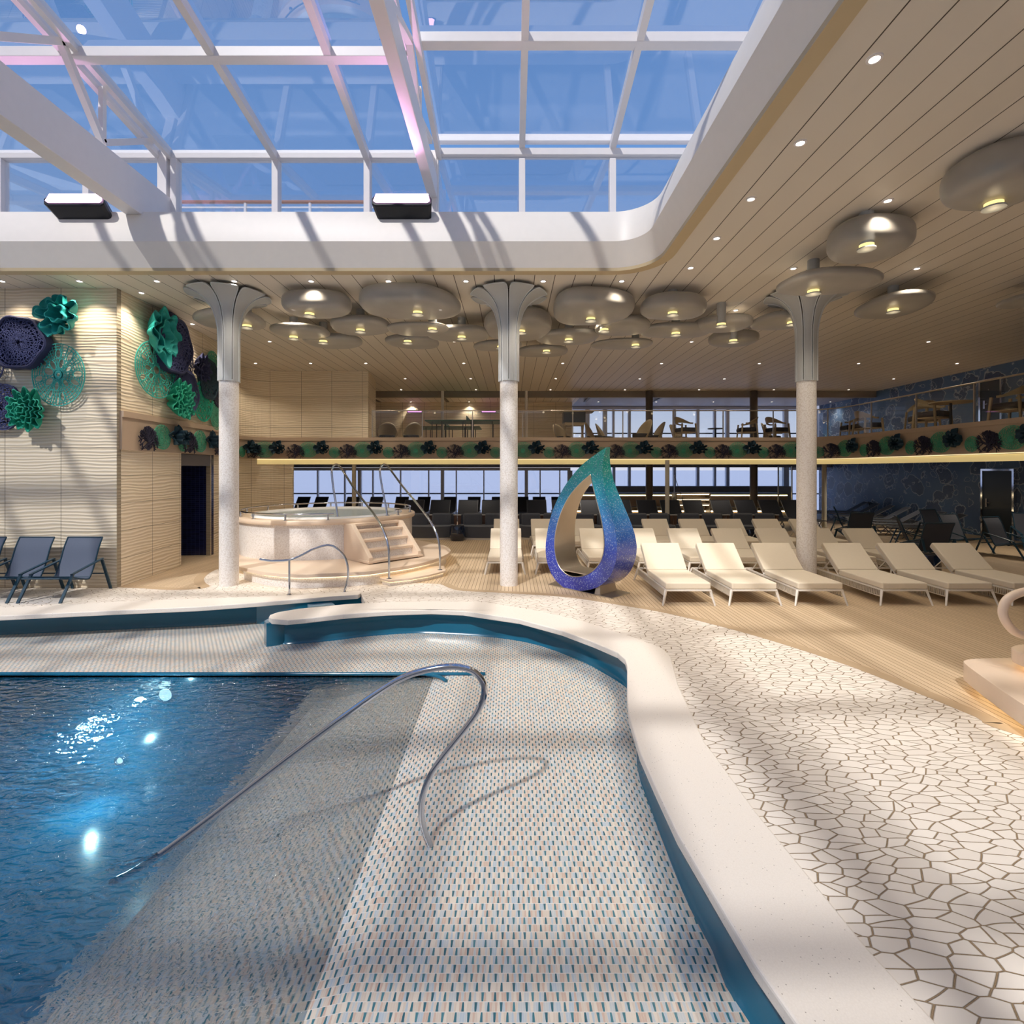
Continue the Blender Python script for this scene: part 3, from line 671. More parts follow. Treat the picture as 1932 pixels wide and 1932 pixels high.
# ================================================================ walls
YBAL=16.8; XRB=10.33
path=[(-7.06,9.2),(-7.2,10.6),(-7.26,11.2),(-7.42,12.6),(-7.75,13.9),(-8.2,15.0),(-8.48,15.75),(-8.42,16.3),(-8.05,16.66),(-7.4,16.8),(-4.72,16.8)]
path=[tuple(v[:2]) for v in spl([(x,y,0) for x,y in path],5)]
def uvwall(path,z0,z1,name,mat,off=0,u0=0):
    n=len(path); m_=MB(); m_.uv=[]; u=u0; vs=[]; fs=[]
    for i,(x,y) in enumerate(path):
        a=Vector(path[max(i-1,0)]); b=Vector(path[min(i+1,n-1)]); d=(b-a).normalized(); nn=Vector((-d.y,d.x))
        if i: u+=(Vector(path[i])-Vector(path[i-1])).length
        for z in (z0,z1): vs.append((x+nn.x*off,y+nn.y*off,z)); m_.uv.append((u,z))
        for z in (z0,z1): vs.append((x+nn.x*(off+.1),y+nn.y*(off+.1),z)); m_.uv.append((u,z))
    for i in range(n-1):
        a=4*i; b=a+4
        fs+=[(a,b,b+1,a+1),(a+2,a+3,b+3,b+2),(a+1,b+1,b+3,a+3),(a,a+2,b+2,b)]
    fs+=[(0,1,3,2),(4*n-4,4*n-2,4*n-1,4*n-3)]
    m_.add(vs,fs); return m_.build(name,mat)
# sunlit wall facing the pool
struct(uvwall([(-13,9.14),(-7.055,9.14)],0,ZC,'wall_left',M['wave_wall'],0,.05),'sunlit cream carved wall at left')
for z0,z1,off in ((3.02,3.19,.0),(2.47,3.02,.0)):
    pass
zf0,zf1,zf2=2.47,3.06,3.17
# upper carved wall
struct(uvwall(path,zf2,ZC,'wall_upper_left',M['wave_wall'],0),'curving carved wood wall above the ledge')
# lower carved wall split by the shower recess
low=[p for p in path]
def sub(path,y0,y1): return [p for p in path if y0<=p[1]<=y1]
lowA=[(-7.06,9.2)]+[p for p in path if 9.25<p[1]<11.2]+[(-7.27,11.25)]
lowB=[(-7.43,12.62)]+[p for p in path if 12.7<p[1]<16.79 and p[0]<-7.4]+[(-7.40,16.8),(-7.2,16.8)]
struct(uvwall(lowA,0,zf0,'wall_lower_left',M['wave_wall'],0),'shaded carved wood wall before the shower recess')
struct(uvwall(lowB,0,zf0,'wall_lower_back',M['wave_wall'],0),'carved wood wall beyond the shower recess')
struct(uvwall([(-7.27,11.25),(-8.3,11.3),(-8.7,11.9),(-8.4,12.6),(-7.43,12.66)],0,zf0,'wall_recess',M['navy_tiles'],0),'navy tiled shower recess')
m_=MB(); m_.prism([(-7.27,11.26),(-8.5,11.26),(-8.5,12.62),(-7.43,12.62)],2.2,2.46); struct(m_.build('trim_4',M['dark_column']),'bronze header over the shower recess')
# ledge / balcony fascia
bal=path[:-1]+[(-4.72,16.8)]+[(x,16.8) for x in (-3,-1,1,3,5,7,8.5,9.0)]
for k in range(1,9):
    a=PI/2-PI/2*k/8; bal.append((9.13+1.2*math.cos(a),15.6+1.2*math.sin(a)))
bal+=[(XRB,14),(XRB,12),(XRB,10),(XRB,8),(XRB,5),(XRB,0),(XRB,-6)]
def offp(path,d):
    out=[]; n=len(path)
    for i,(x,y) in enumerate(path):
        a=Vector(path[max(i-1,0)]); b=Vector(path[min(i+1,n-1)]); t=(b-a).normalized(); out.append((x+t.y*d,y-t.x*d))
    return out
def band(path,prof,name,mat,label=None,smooth=30):
    n=len(path); m=len(prof); vs=[]; fs=[]
    offs=[offp(path,d) for d,z in prof]
    for i in range(n):
        for k,(d,z) in enumerate(prof): vs.append((offs[k][i][0],offs[k][i][1],z))
    for i in range(n-1):
        for k in range(m): fs.append((i*m+k,i*m+(k+1)%m,(i+1)*m+(k+1)%m,(i+1)*m+k))
    fs+=[tuple(range(m)),tuple((n-1)*m+k for k in range(m))[::-1]]
    m_=MB(); m_.add(vs,fs); o=m_.build(name,mat,smooth=smooth); return struct(o,label)
band(bal,[(.05,zf0),(.05,zf1),(.075,zf1),(.075,zf2),(-.12,zf2),(-.12,zf0)],'balcony_fascia',M['fascia'],'beige ledge and balcony front carrying the coral ornaments')
bal2=[p for p in bal if not (p[1]<16.5 and p[0]<0)]
band(bal2,[(.02,2.29),(.02,2.44),(-.14,2.44),(-.14,2.29)],'trim_5',M['cove'],'cream band with painted glow under the balcony front')
band(bal2,[(.058,2.448),(.058,2.462),(.022,2.462),(.022,2.448)],'trim_6',M['led_cove'],'thin glowing strip under the balcony front')
# slab
iB=[p for p in offp(bal,-.12)]
iB=[p for p in iB if p[0]>-7.3 and not (p[0]<0 and p[1]<16.5)]
slab=[(-11,16.93)]+iB+[(15.0,-6),(15.0,25.0),(-11,25.0)]
m_=MB(); m_.prism(slab,2.42,3.08); struct(m_.build('balcony_slab',M['soffit']),'upper deck slab')
m_=MB(); m_.prism(slab,3.081,3.09,bottom=False); struct(m_.build('balcony_floor',M['deck']),'upper deck planked floor')
# right reef wall, with rounded window towards the far end
m_=MB(); m_.box(15.0,15.1,-6,25,0,ZC); struct(m_.build('wall_right',M['reef']),'navy patterned reef wallcovering along the right side')
# upper back wall parts
struct(uvwall([(-4.72,16.85),(-4.86,17.9),(-4.95,18.6)],zf2-.4,ZC,'wall_return',M['wave_wall'],0),'carved wall return by the games room')
struct(uvwall([(-9,23.4),(2.75,23.4)],3.09,H+3.1,'wall_back',M['wave_wall'],0),'carved wood wall of the upper games room')
m_=MB(); m_.box(-11,15.0,21.07,21.3,H+3.0,ZC+.1); struct(m_.build('trim_7',M['soffit']),'beam where the ceiling steps down')
m_=MB(); m_.box(-11,2.9,21.3,24.9,H+3.1,H+3.2); struct(m_.build('ceiling_games_room',M['ceiling']),'lower cream ceiling at the back')
m_=MB(); m_.box(2.9,15.0,21.3,26.6,H+3.15,H+3.25); struct(m_.build('ceiling_back',M['sill']),'grey blue ceiling by the far windows')
for i in range(5):
    x=-6+i*3.1
    m_=MB(); m_.bar((x,21.6,H+3.09),(x+ .0,23.2,H+3.09),.12,.03); tag(m_.build('ceiling_slot',M['dark_column']),'dark slot diffuser in the back ceiling, '+ORD[i]+' from the left','ceiling vent')
# upper windows
YW=25.4
def window(name,label,Y,x0,x1,z0,z1,posts,wd,mat_f='mullion',rail=None,tw=.05):
    t=thing(name,label,'window',((x0+x1)/2,Y,z0)); t['kind']='structure'
    m_=MB()
    m_.box(x0,x1,Y-.08,Y+.08,z1,z1+.14); m_.box(x0,x1,Y-.08,Y+.08,z0-.1,z0); m_.build('frame',M[mat_f],t)
    for x,wq in posts:
        m_=MB(); m_.box(x-wq/2,x+wq/2,Y-.09,Y+.09,z0,z1); m_.build('mullion',M[mat_f],t)
    m_=MB(); m_.box(x0,x1,Y-.01,Y+.01,z0,z1); m_.build('pane',M['glass_win'],t)
    if rail:
        m_=MB(); m_.box(x0,x1,Y+.2,Y+.25,rail-.03,rail+.03); m_.build('rail',M['black_rail'],t)
    return t
def X_(px,Y): return (px-966)*Y/966
ups=[(1108,8),(1141,8),(1157,4),(1187,5),(1272,5),(1316,5),(1348,4),(1372,6),(1482,8),(1535,6)]
window('window_3','upper deck window wall of tall panes',YW,X_(1080,YW),X_(1574,YW),3.09,H+3.0,[(X_(p,YW),q*YW/966) for p,q in ups],.1,rail=3.94)
m_=MB(); m_.box(-12,X_(1078,YW),YW-.1,YW+.1,2.4,ZC+.2); m_.box(X_(1574,YW),15.1,YW-.1,YW+.1,2.4,ZC+.2); m_.box(-12,15.1,YW-.1,YW+.1,H+3.12,ZC+.3); struct(m_.build('wall_far',M['sill']),'grey end wall around the upper windows')
YL=24.0
lows=[(547,2),(600,2),(651,2),(679,6),(704,2),(756,2),(809,2),(835,6),(861,2),(913,2),(993,6),(1019,2),(1056,2),(1075,9)]
window('window_4','lower sea view window wall with thin posts at left',YL,X_(480,YL),X_(1076,YL),0,H-.02,[(X_(p,YL),q*YL/966) for p,q in lows],.1,rail=H-(931.6-887)*YL/966)
rws=[(1158,5),(1187,5),(1272,5),(1316,5),(1348,4),(1372,6),(1482,10)]
window('window_5','lower sea view window wall behind the lounge bench',YL+1,X_(1076,YL+1),X_(1487,YL+1),H-30*(YL+1)/966,H+.28,[(X_(p,YL+1),q*(YL+1)/966) for p,q in rws],.1)
window('window_6','rounded lower window at the far right corner',YL+1,X_(1490,YL+1),X_(1572,YL+1),.1,H+.0,[(X_(1553,YL+1),.06)],.1,rail=H-(932-887)*25/966)
m_=MB(); m_.box(-13,15.1,YL+.0,YL+.2,H+.13,2.44)
m_.box(X_(1573,YL+1),15.1,YL+1,YL+1.2,0,2.44); struct(m_.build('wall_far_lower',M['sill']),'grey header over the lower windows')
# sill and low wall below the lounge windows
m_=MB(); m_.box(X_(1076,24.8),X_(1484,24.8),24.3,24.9,0,H-30*24.6/966); struct(m_.build('trim_8',M['sill']),'grey sill below the lounge windows')
m_=MB(); m_.box(-13.0,-12.9,9,25,0,ZC); struct(m_.build('wall_side',M['white_paint']))
# structure behind the camera
m_=MB(); m_.box(-17,15,-7.2,-7.0,-.1,ZC); m_.box(-17.1,-17,-7,9.3,-.1,ZC); struct(m_.build('wall_front',M['white_paint']))
# ================================================================ columns with petal capitals
def column(x,y,label):
    t=thing('column',label,'column',(x,y,0))
    m_=MB(); m_.cyl(x,y,0,3.75,.163,40); m_.build('shaft',M['penny'],t,smooth=50)
    # flaring petals
    prof=[(.182,3.72),(.182,4.1),(.183,4.5),(.20,4.75),(.27,5.0),(.37,5.14),(.50,5.235),(.62,5.28),(.70,5.29)]
    prof=[(v.x,v.y) for v in spl([(r,z,0) for r,z in prof],3)]
    for k in range(8):
        a=PI/8+k*PI/4-PI/2
        def gap(r): return .012/r+.012
        vs=[];fs=[];n=6;L=len(prof)
        for i,(r,z) in enumerate(prof):
            g=gap(r); w=PI/8-g
            # petal tips are rounded
            s=i/(L-1)
            if s>.72: w*=math.sqrt(max(.12,1-((s-.72)/.30)**2*.45))
            for th in (0,.022):
                for q in range(n+1):
                    b=a-w+2*w*q/n; rr=r-th+(.0)
                    vs.append((x+rr*math.cos(b),y+rr*math.sin(b),z+(th if r>.4 else 0)))
        m2=2*(n+1)
        for i in range(L-1):
            for q in range(n):
                fs.append((i*m2+q,i*m2+q+1,(i+1)*m2+q+1,(i+1)*m2+q))
                fs.append((i*m2+n+1+q,(i+1)*m2+n+1+q,(i+1)*m2+n+2+q,i*m2+n+2+q))
            fs.append((i*m2,(i+1)*m2,(i+1)*m2+n+1,i*m2+n+1)); fs.append((i*m2+n,i*m2+2*n+1,(i+1)*m2+2*n+1,(i+1)*m2+n))
        for i in (0,L-1): fs.append(tuple(i*m2+q for q in range(n+1))+tuple(i*m2+n+1+q for q in range(n,-1,-1)))
        mb_=MB(); mb_.add(vs,fs); o=mb_.build('petal',M['capital'],t,smooth=40)
        # raised welt along the petal edges
        e=[]
        for side in (0,n):
            e.append([Vector(vs[i*m2+side]) for i in range(0,L,2)])
        mb_=MB(); mb_.tube(e[0]+[Vector(vs[(L-1)*m2+q]) for q in range(n+1)]+e[1][::-1],.009,6); w_=mb_.build('welt',M['capital_trim'],o,smooth=60)
    m_=MB(); m_.lathe([(.155,3.74),(.155,4.7),(.18,4.9),(.22,5.1),(.26,5.35)],40,(x,y,0)); m_.build('core',M['dark_column'],t,smooth=60)
column(-5.19,9.39,'white mosaic column with grey petal capital beside the whirlpool')
column(-.058,9.39,'white mosaic column with grey petal capital standing left of the drop sculpture')
column(5.40,9.39,'white mosaic column with grey petal capital rising between the front row sun loungers')
def post(x,y,z0,z1,r,mat,label):
    m_=MB(); m_.cyl(x,y,z0,z1,r,24); m_.cyl(x,y,z0,z0+.03,r+.02,24); return tag(m_.build('pillar',M[mat],smooth=50),label,'pillar')
for px,Y,r,l in ((1225,21,.145,'left'),(1422,21,.15,'right')):
    post(X_(px,Y),Y,0,2.42,r,'dark_column','dark brown round pillar on the lower deck, the %s one of the pair'%l)
    post(X_(px,Y),Y,3.09,ZC,r,'dark_column','dark brown round pillar on the upper deck, the %s one of the pair'%l)
post(X_(1259,16.3),16.3,0,2.42,.068,'cream_column','slim cream pillar among the sofas right of the drop sculpture')
post(X_(1555,18.9),18.9,0,2.42,.08,'cream_column','slim cream pillar by the right corner beside the grey loungers')
post(X_(668,17.4),17.4,0,2.42,.07,'cream_column','slim cream pillar behind the whirlpool')
post(X_(835,20),20,3.09,H+3.1,.055,'white_paint','thin white pillar behind the table tennis tables')
post(X_(993,20),20,3.09,H+3.1,.055,'white_paint','thin white pillar right of the middle column on the upper deck')

# ================================================================ whirlpool
TX,TY,TR=-4.38,12.3,2.0
plt_=[(450,1068),(475,1074),(503,1079),(560,1083),(633,1081),(690,1078),(736,1072),(780,1065),(814,1057),(838,1048),(850,1040),(845,1032),(827,1026),(790,1019)]
pl=[(G(a,b,.27).x,G(a,b,.27).y) for a,b in plt_]+[(-3.2,14.3),(-4.6,14.75),(-6.0,14.3),(-6.6,13.1),(-6.45,12.0),(-5.9,10.95),(-5.5,10.3)]
pls=[tuple(v[:2]) for v in spl([(x,y,0) for x,y in pl],4,True)]
def inset(poly,d):
    cx_=sum(p[0] for p in poly)/len(poly); cy_=sum(p[1] for p in poly)/len(poly); out=[]; n=len(poly)
    ar=sum(poly[i][0]*poly[(i+1)%n][1]-poly[(i+1)%n][0]*poly[i][1] for i in range(n)); s=1 if ar>0 else -1
    for i in range(n):
        a=Vector(poly[i-1]); b=Vector(poly[(i+1)%n]); t=(b-a).normalized(); out.append((poly[i][0]-t.y*d*s,poly[i][1]+t.x*d*s))
    return out
wp=thing('whirlpool','raised round whirlpool with white mosaic wall and cream rim behind the left column','whirlpool',(TX,TY,0))
m_=MB(); m_.prism(inset(pls,.10),0,.2); m_.build('plinth',M['penny'],wp)
m_=MB(); m_.prism(pls,.2,.27); m_.build('platform',M['sand_solid'],wp,bevel=.012)
m_=MB(); m_.prism(inset(pls,.075),.178,.198,bottom=True); m_.build('glow_strip',M['led_warm'],wp)
m_=MB(); m_.lathe([(TR-.06,.27),(TR-.06,.99)],96,(TX,TY,0)); m_.build('wall',M['penny'],wp,smooth=60)
m_=MB(); m_.lathe([(TR-.09,.98),(TR,.985),(TR+.01,1.0),(TR+.01,1.06),(TR,1.075),(TR-.32,1.075),(TR-.33,1.0)],96,(TX,TY,0)); m_.build('rim',M['sand_solid'],wp,smooth=40)
m_=MB(); m_.lathe([(TR-.30,1.07),(TR-.32,1.11),(TR-.40,1.115),(TR-.48,1.08),(TR-.55,.95),(TR-.6,.75),(TR-.9,.55),(0.01,.5)],96,(TX,TY,0)); m_.build('shell',M['tub_white'],wp,smooth=60)
m_=MB(); m_.lathe([(0.001,1.06),(TR-.46,1.06)],64,(TX,TY,0)); tag(m_.build('whirlpool_water',M['tub_water'],None),'still pale water filling the round whirlpool','water',kind='stuff')
# low chrome rail around the rim
rl=thing('rim_rail','low chrome rail circling the whirlpool rim','handrail',(TX,TY,1.075))
aS=math.atan2(-.69,.72)
def arc(a0,a1,r,z,n=60): return [(TX+r*math.cos(a0+(a1-a0)*k/n),TY+r*math.sin(a0+(a1-a0)*k/n),z) for k in range(n+1)]
m_=MB(); m_.tube(arc(aS+.36,aS+2*PI-.42,TR-.10,1.20,110),.018,10); m_.build('rail',M['chrome'],rl,smooth=60)
for k in range(13):
    a=aS+.42+(2*PI-.9)*k/12; m_=MB(); m_.cyl(TX+(TR-.10)*math.cos(a),TY+(TR-.10)*math.sin(a),1.075,1.19,.02,12); m_.cyl(TX+(TR-.10)*math.cos(a),TY+(TR-.10)*math.sin(a),1.075,1.085,.045,16); m_.build('rail_post',M['chrome'],rl,smooth=60)
# stair
d=Vector((.72,-.69,0)); e=Vector((.69,.72,0)); c0=Vector((TX,TY,0))
def SP(r,s,z): p=c0+d*r+e*s; return Vector((p.x,p.y,z))
st=thing('stair','cream stair with four treads climbing to the whirlpool rim','stairs',tuple(SP(2.5,0,.27)))
W2=.62
for s0,s1,nm in ((-W2,-W2+.09,'side_panel'),(W2-.09,W2,'side_panel')):
    pr=[(1.85,.27),(1.85,1.0),(2.16,1.0),(2.84,.40),(2.84,.27)]
    a=[SP(r,s0,z) for r,z in pr]; b=[SP(r,s1,z) for r,z in pr]; n=5
    m_=MB(); m_.add(a+b,[tuple(range(n)),tuple(range(n,2*n))[::-1]]+[(i,(i+1)%n,n+(i+1)%n,n+i) for i in range(n)]); m_.build(nm,M['sand_solid'],st,bevel=.008)
tr=[(2.86,2.55,.34),(2.66,2.38,.52),(2.47,2.2,.70),(2.29,2.0,.88)]
for i,(r1,r0,z) in enumerate(tr):
    s=W2+.02 if i==0 else W2-.09
    def bx(r0,r1,s,z0,z1):
        mm=MB(); vs=[SP(r,ss,zz) for zz in (z0,z1) for ss in (-s,s) for r in (r0,r1)]
        mm.add(vs,[(0,2,3,1),(4,5,7,6),(0,1,5,4),(2,6,7,3),(0,4,6,2),(1,3,7,5)]); return mm
    bx(r0-.05,r1,s,z-.05,z).build('tread',M['sand_solid'],st,bevel=.006)
    if i: bx(r0-.05,r1-.03,s,z-.19,z-.051).build('riser',M['penny'],st)
bx(1.90,2.05,W2-.09,.80,.955).build('riser',M['penny'],st)
bx(1.85,2.12,W2-.09,.95,.999).build('tread',M['sand_solid'],st,bevel=.006)
# curved step in front of platform
stp=[(728,1098),(745,1094),(780,1090.5),(815,1085),(841,1078.5),(836,1070),(815,1060),(740,1073),(722,1088)]
sp_=[(G(a,b,.12).x,G(a,b,.12).y) for a,b in [(716,1090),(735,1094.5),(776,1090),(812,1083.5),(841,1076),(838,1067)]]+[(-1.75,10.5),(-2.55,9.9)]
m_=MB(); m_.prism(inset(sp_,.05),0,.07); bs=thing('bottom_step','curved cream step at the foot of the whirlpool platform','step',(-2,9.8,0)); m_.build('riser',M['penny'],bs)
m_=MB(); m_.prism(sp_,.075,.12); m_.build('tread',M['sand_solid'],bs,bevel=.01)
m_=MB(); m_.prism(inset(sp_,.035),.066,.0745); m_.build('glow_strip',M['led_warm'],bs)
# tall stair rails
def rail(name,pts,A,B,r,label,extra=None,feet=()):
    t=thing(name,label,'handrail',(A[0],A[1],feet[0][2] if feet else 0))
    P3=[VPL(x,y,A,B) for x,y in pts]
    m_=MB(); m_.tube(spl(P3,6),r,14); m_.build('tube',M['chrome'],t,smooth=60)
    for f in feet:
        m_=MB(); m_.lathe([(r,0),(r,.012),(r*2.2,.010),(r*2.3,0)],20,f); m_.build('foot_plate',M['chrome'],t,smooth=40)
    if extra:
        for a,b in extra:
            m_=MB(); m_.tube([VPL(*a,A,B),VPL(*b,A,B)],r*.9,12); m_.build('upright',M['chrome'],t,smooth=60)
    return t
A=G(734,1090,.13); B=G(637,975,1.07)
rail('handrail',[(637,975),(634,952),(629,922),(626.5,900),(626,888),(629,879),(634,876),(640,879),(648,890),(670,924),(700,963),(716,986),(727,1010),(733,1034),(734,1060),(734,1090)],A,B,.022,'chrome stair rail arching over the left side of the whirlpool stair',feet=[(A.x,A.y,.12),(B.x,B.y,1.075)])
A=G(830,1075,.12); B=G(731,973,1.07)
rail('handrail',[(731,973),(727,950),(721,920),(717,895),(717,886),(720,879),(725,876),(731,879),(738,888),(760,918),(790,954),(812,984),(824,1008),(829,1030),(830,1050),(830,1075)],A,B,.022,'chrome stair rail arching over the right side of the whirlpool stair',feet=[(A.x,A.y,.12),(B.x,B.y,1.075)])
# rail on the left coping
A=G(546,1121,.02); B=G(650,1116,.02)
rail('handrail',[(490,1055),(505,1057.5),(521,1058),(545,1056.5),(566,1049),(591,1036),(612,1029.5),(622,1029),(633,1033),(648,1047),(655,1064),(657,1082),(655,1098),(650,1116)],A,B,.02,'wavy chrome handrail standing on the left coping by the pool entry',[((546,1056),(546,1121))],feet=[(A.x,A.y,.02),(B.x,B.y,.02)])
# foreground rail
A=(-.5,3.38); B=(-2,3.38)
rail('handrail',[(210,1665),(250,1645),(310,1606),(400,1540),(500,1463),(600,1387),(700,1315),(755,1281),(800,1265),(850,1257.5),(885,1263),(906,1279),(914,1303),(905,1335),(880,1372),(845,1416),(815,1458),(798,1500),(795,1540),(802,1572),(812,1597)],A,B,.021,'large chrome handrail looping from the tiled ledge down into the pool water')

# ================================================================ drop sculpture
A=Vector((.70,9.35,0)); B=Vector((1.655,8.3,0)); nn=Vector((B.y-A.y,-(B.x-A.x),0)).normalized()*-1   # points away from the pool
ds=thing('drop_sculpture','hollow teardrop sculpture in green to blue mosaic on a steel base','sculpture',(1.3,8.9,0))
def z7(l): return [(960+x/3.7154,700+y/3.7154) for x,y in l]
outer=z7([(685,533),(600,590),(520,652),(450,727),(390,810),(340,900),(300,1000),(272,1115),(258,1230),(266,1330),(300,1425),(355,1495),(425,1533),(500,1541),(580,1530),(650,1498),(708,1440),(743,1360),(756,1280),(754,1170),(736,1070),(702,940),(668,810),(657,700),(664,610)])
inner=z7([(574,725),(500,790),(430,872),(380,962),(342,1070),(323,1180),(327,1280),(350,1360),(390,1412),(440,1438),(500,1440),(560,1420),(612,1378),(650,1318),(668,1235),(664,1130),(640,1000),(603,860),(584,780)])
def dl(pts,sm): 
    q=[VPL(x,y,A,B) for x,y in pts]
    return q[:1]+spl(q+[q[0]],sm)[1:-1]
fo=dl(outer,4); fi=dl(inner,5)
def th(z): 
    s=max(0,min(1,z/2.46)); return .10+.46*min(1,(1-s)*1.5)**.8
ex=(B-A).normalized()
def loc2(p): return ((p-A).dot(ex),p.z)
lo2=[[Vector((*loc2(p),0)) for p in L] for L in (fo,fi)]
tris=tessellate_polygon(lo2); allp=fo+fi; n0=len(fo); n1=len(fi)
bkp=[p+nn*th(p.z) for p in allp]
m_=MB(); m_.add(allp+bkp,[tuple(t) for t in tris]+[(t[2]+n0+n1,t[1]+n0+n1,t[0]+n0+n1) for t in tris]+[(i,(i+1)%n0,(i+1)%n0+n0+n1,i+n0+n1) for i in range(n0)]); m_.build('mosaic_body',M['drop'],ds,smooth=35)
m_=MB(); m_.add(fi+[p+nn*th(p.z) for p in fi],[(i,(i+1)%n1,(i+1)%n1+n1,i+n1) for i in range(n1)]); m_.build('steel_lining',M['steel'],ds,smooth=40)
# rolled inner edge band
m_=MB(); m_.tube([p-nn*.004 for p in fi],.008,6,closed=True); m_.build('edge_band',M['steel'],ds,smooth=60)
b4=[G(1034,1103.8),G(1153.8,1130.7),G(1189,1120),G(1072,1090)]
m_=MB(); m_.prism([(p.x,p.y) for p in b4],0,.018); m_.build('base_plate',M['steel'],ds,bevel=.004)
for s,w in ((.42,.2),(1.05,.2)):
    p=A+ex*s
    m_=MB(); q0=p+nn*.03; q1=p+nn*.5
    up=.22 if s<.6 else .30
    vs=[q0-ex*.06+Vector((0,0,.015)),q0+ex*.06+Vector((0,0,.015)),q1+ex*.06+Vector((0,0,.015)),q1-ex*.06+Vector((0,0,.015)),
        q0-ex*.02+nn*.05+Vector((0,0,up)),q0+ex*.02+nn*.05+Vector((0,0,up)),q1+ex*.02-nn*.05+Vector((0,0,up)),q1-ex*.02-nn*.05+Vector((0,0,up))]
    m_.add(vs,[(0,3,2,1),(4,5,6,7),(0,1,5,4),(1,2,6,5),(2,3,7,6),(3,0,4,7)]); m_.build('base_bracket',M['steel'],ds,bevel=.006)
# seat plate inside the drop
zs=.33; m_=MB(); q=[p for p in fi if p.z<zs]; xs=[loc2(p)[0] for p in q]; x0,x1=min(xs),max(xs)
pp=[A+ex*x0,A+ex*x1,A+ex*x1+nn*.5,A+ex*x0+nn*.5]
m_.prism([(p.x,p.y) for p in pp],zs-.02,zs); m_.build('seat',M['steel'],ds)

# ================================================================ cream sun loungers
def lounger():
    t=thing('sun_lounger','x','sun lounger',(0,0,0),0,'cream sun loungers in rows on the wooden deck')
    m_=MB(); m_.box(-.35,.35,0,1.07,.25,.35); m_.build('seat_cushion',M['cream_cushion'],t,bevel=.018)
    R_=Matrix.Translation((0,1.075,.25))@Matrix.Rotation(math.radians(40),4,'X')
    m_=MB(); m_.box(-.35,.35,.06,.69,0,.085,M=R_); m_.build('back_cushion',M['cream_cushion'],t,bevel=.016)
    m_=MB()
    for s in (-1,1): m_.bar((s*.34,0.0,.235),(s*.34,1.8,.235),.025,.025)
    for y in (0.0,.6,1.07,1.8): m_.bar((-.34,y,.235),(.34,y,.235),.025,.025)
    m_.build('frame',M['lounger_frame'],t)
    m_=MB()
    for s in (-1,1): m_.bar(R_@Vector((s*.33,.02,-.012)),R_@Vector((s*.33,.68,-.012)),.022,.022)
    m_.bar(R_@Vector((-.33,.68,-.012)),R_@Vector((.33,.68,-.012)),.022,.022); bf=m_.build('back_frame',M['lounger_frame'],t)
    for s in (-1,1):
        m_=MB(); m_.bar((s*.30,1.62,.235),R_@Vector((s*.30,.36,-.01)),.014,.014); m_.build('prop',M['lounger_frame'],bf)
        for y0,y1 in ((.02,-.03),(1.78,1.84)):
            m_=MB(); m_.bar((s*.345,y0,.235),(s*.405,y1,0),.034,.034,w2=.022); m_.build('leg',M['lounger_frame'],t)
        m_=MB()
        for k in range(46): y=.06+k*.037; m_.bar((s*.345,y,.232),(s*.352,y,.135),.010,.012)
        m_.bar((s*.352,.03,.13),(s*.352,1.77,.13),.014,.014); m_.build('rope_side',M['rope'],t)
    return t
L0=lounger(); i=0
fx=[2.74,3.765,4.79,6.105,7.12,8.14]
wh=['first from the left','second from the left','third from the left','fourth from the left','fifth from the left','last at the right edge']
for k,x in enumerate(fx): place(L0,i,(x,7.95,0),0,'cream sun lounger in the front row, '+wh[k]); i+=1
w2_=['partly hidden behind the middle column','seen left behind the drop sculpture','seen through the hole of the drop sculpture']
for k in range(9): place(L0,i,(-.14+1.02*k,10.32,0),0,'cream sun lounger in the second row, '+(w2_[k] if k<3 else ORD[k]+' from the left')); i+=1
for k in range(9): place(L0,i,(-.15+1.02*k,12.62,0),0,'cream sun lounger in the rear row by the sofas, '+ORD[k]+' from the left'); i+=1

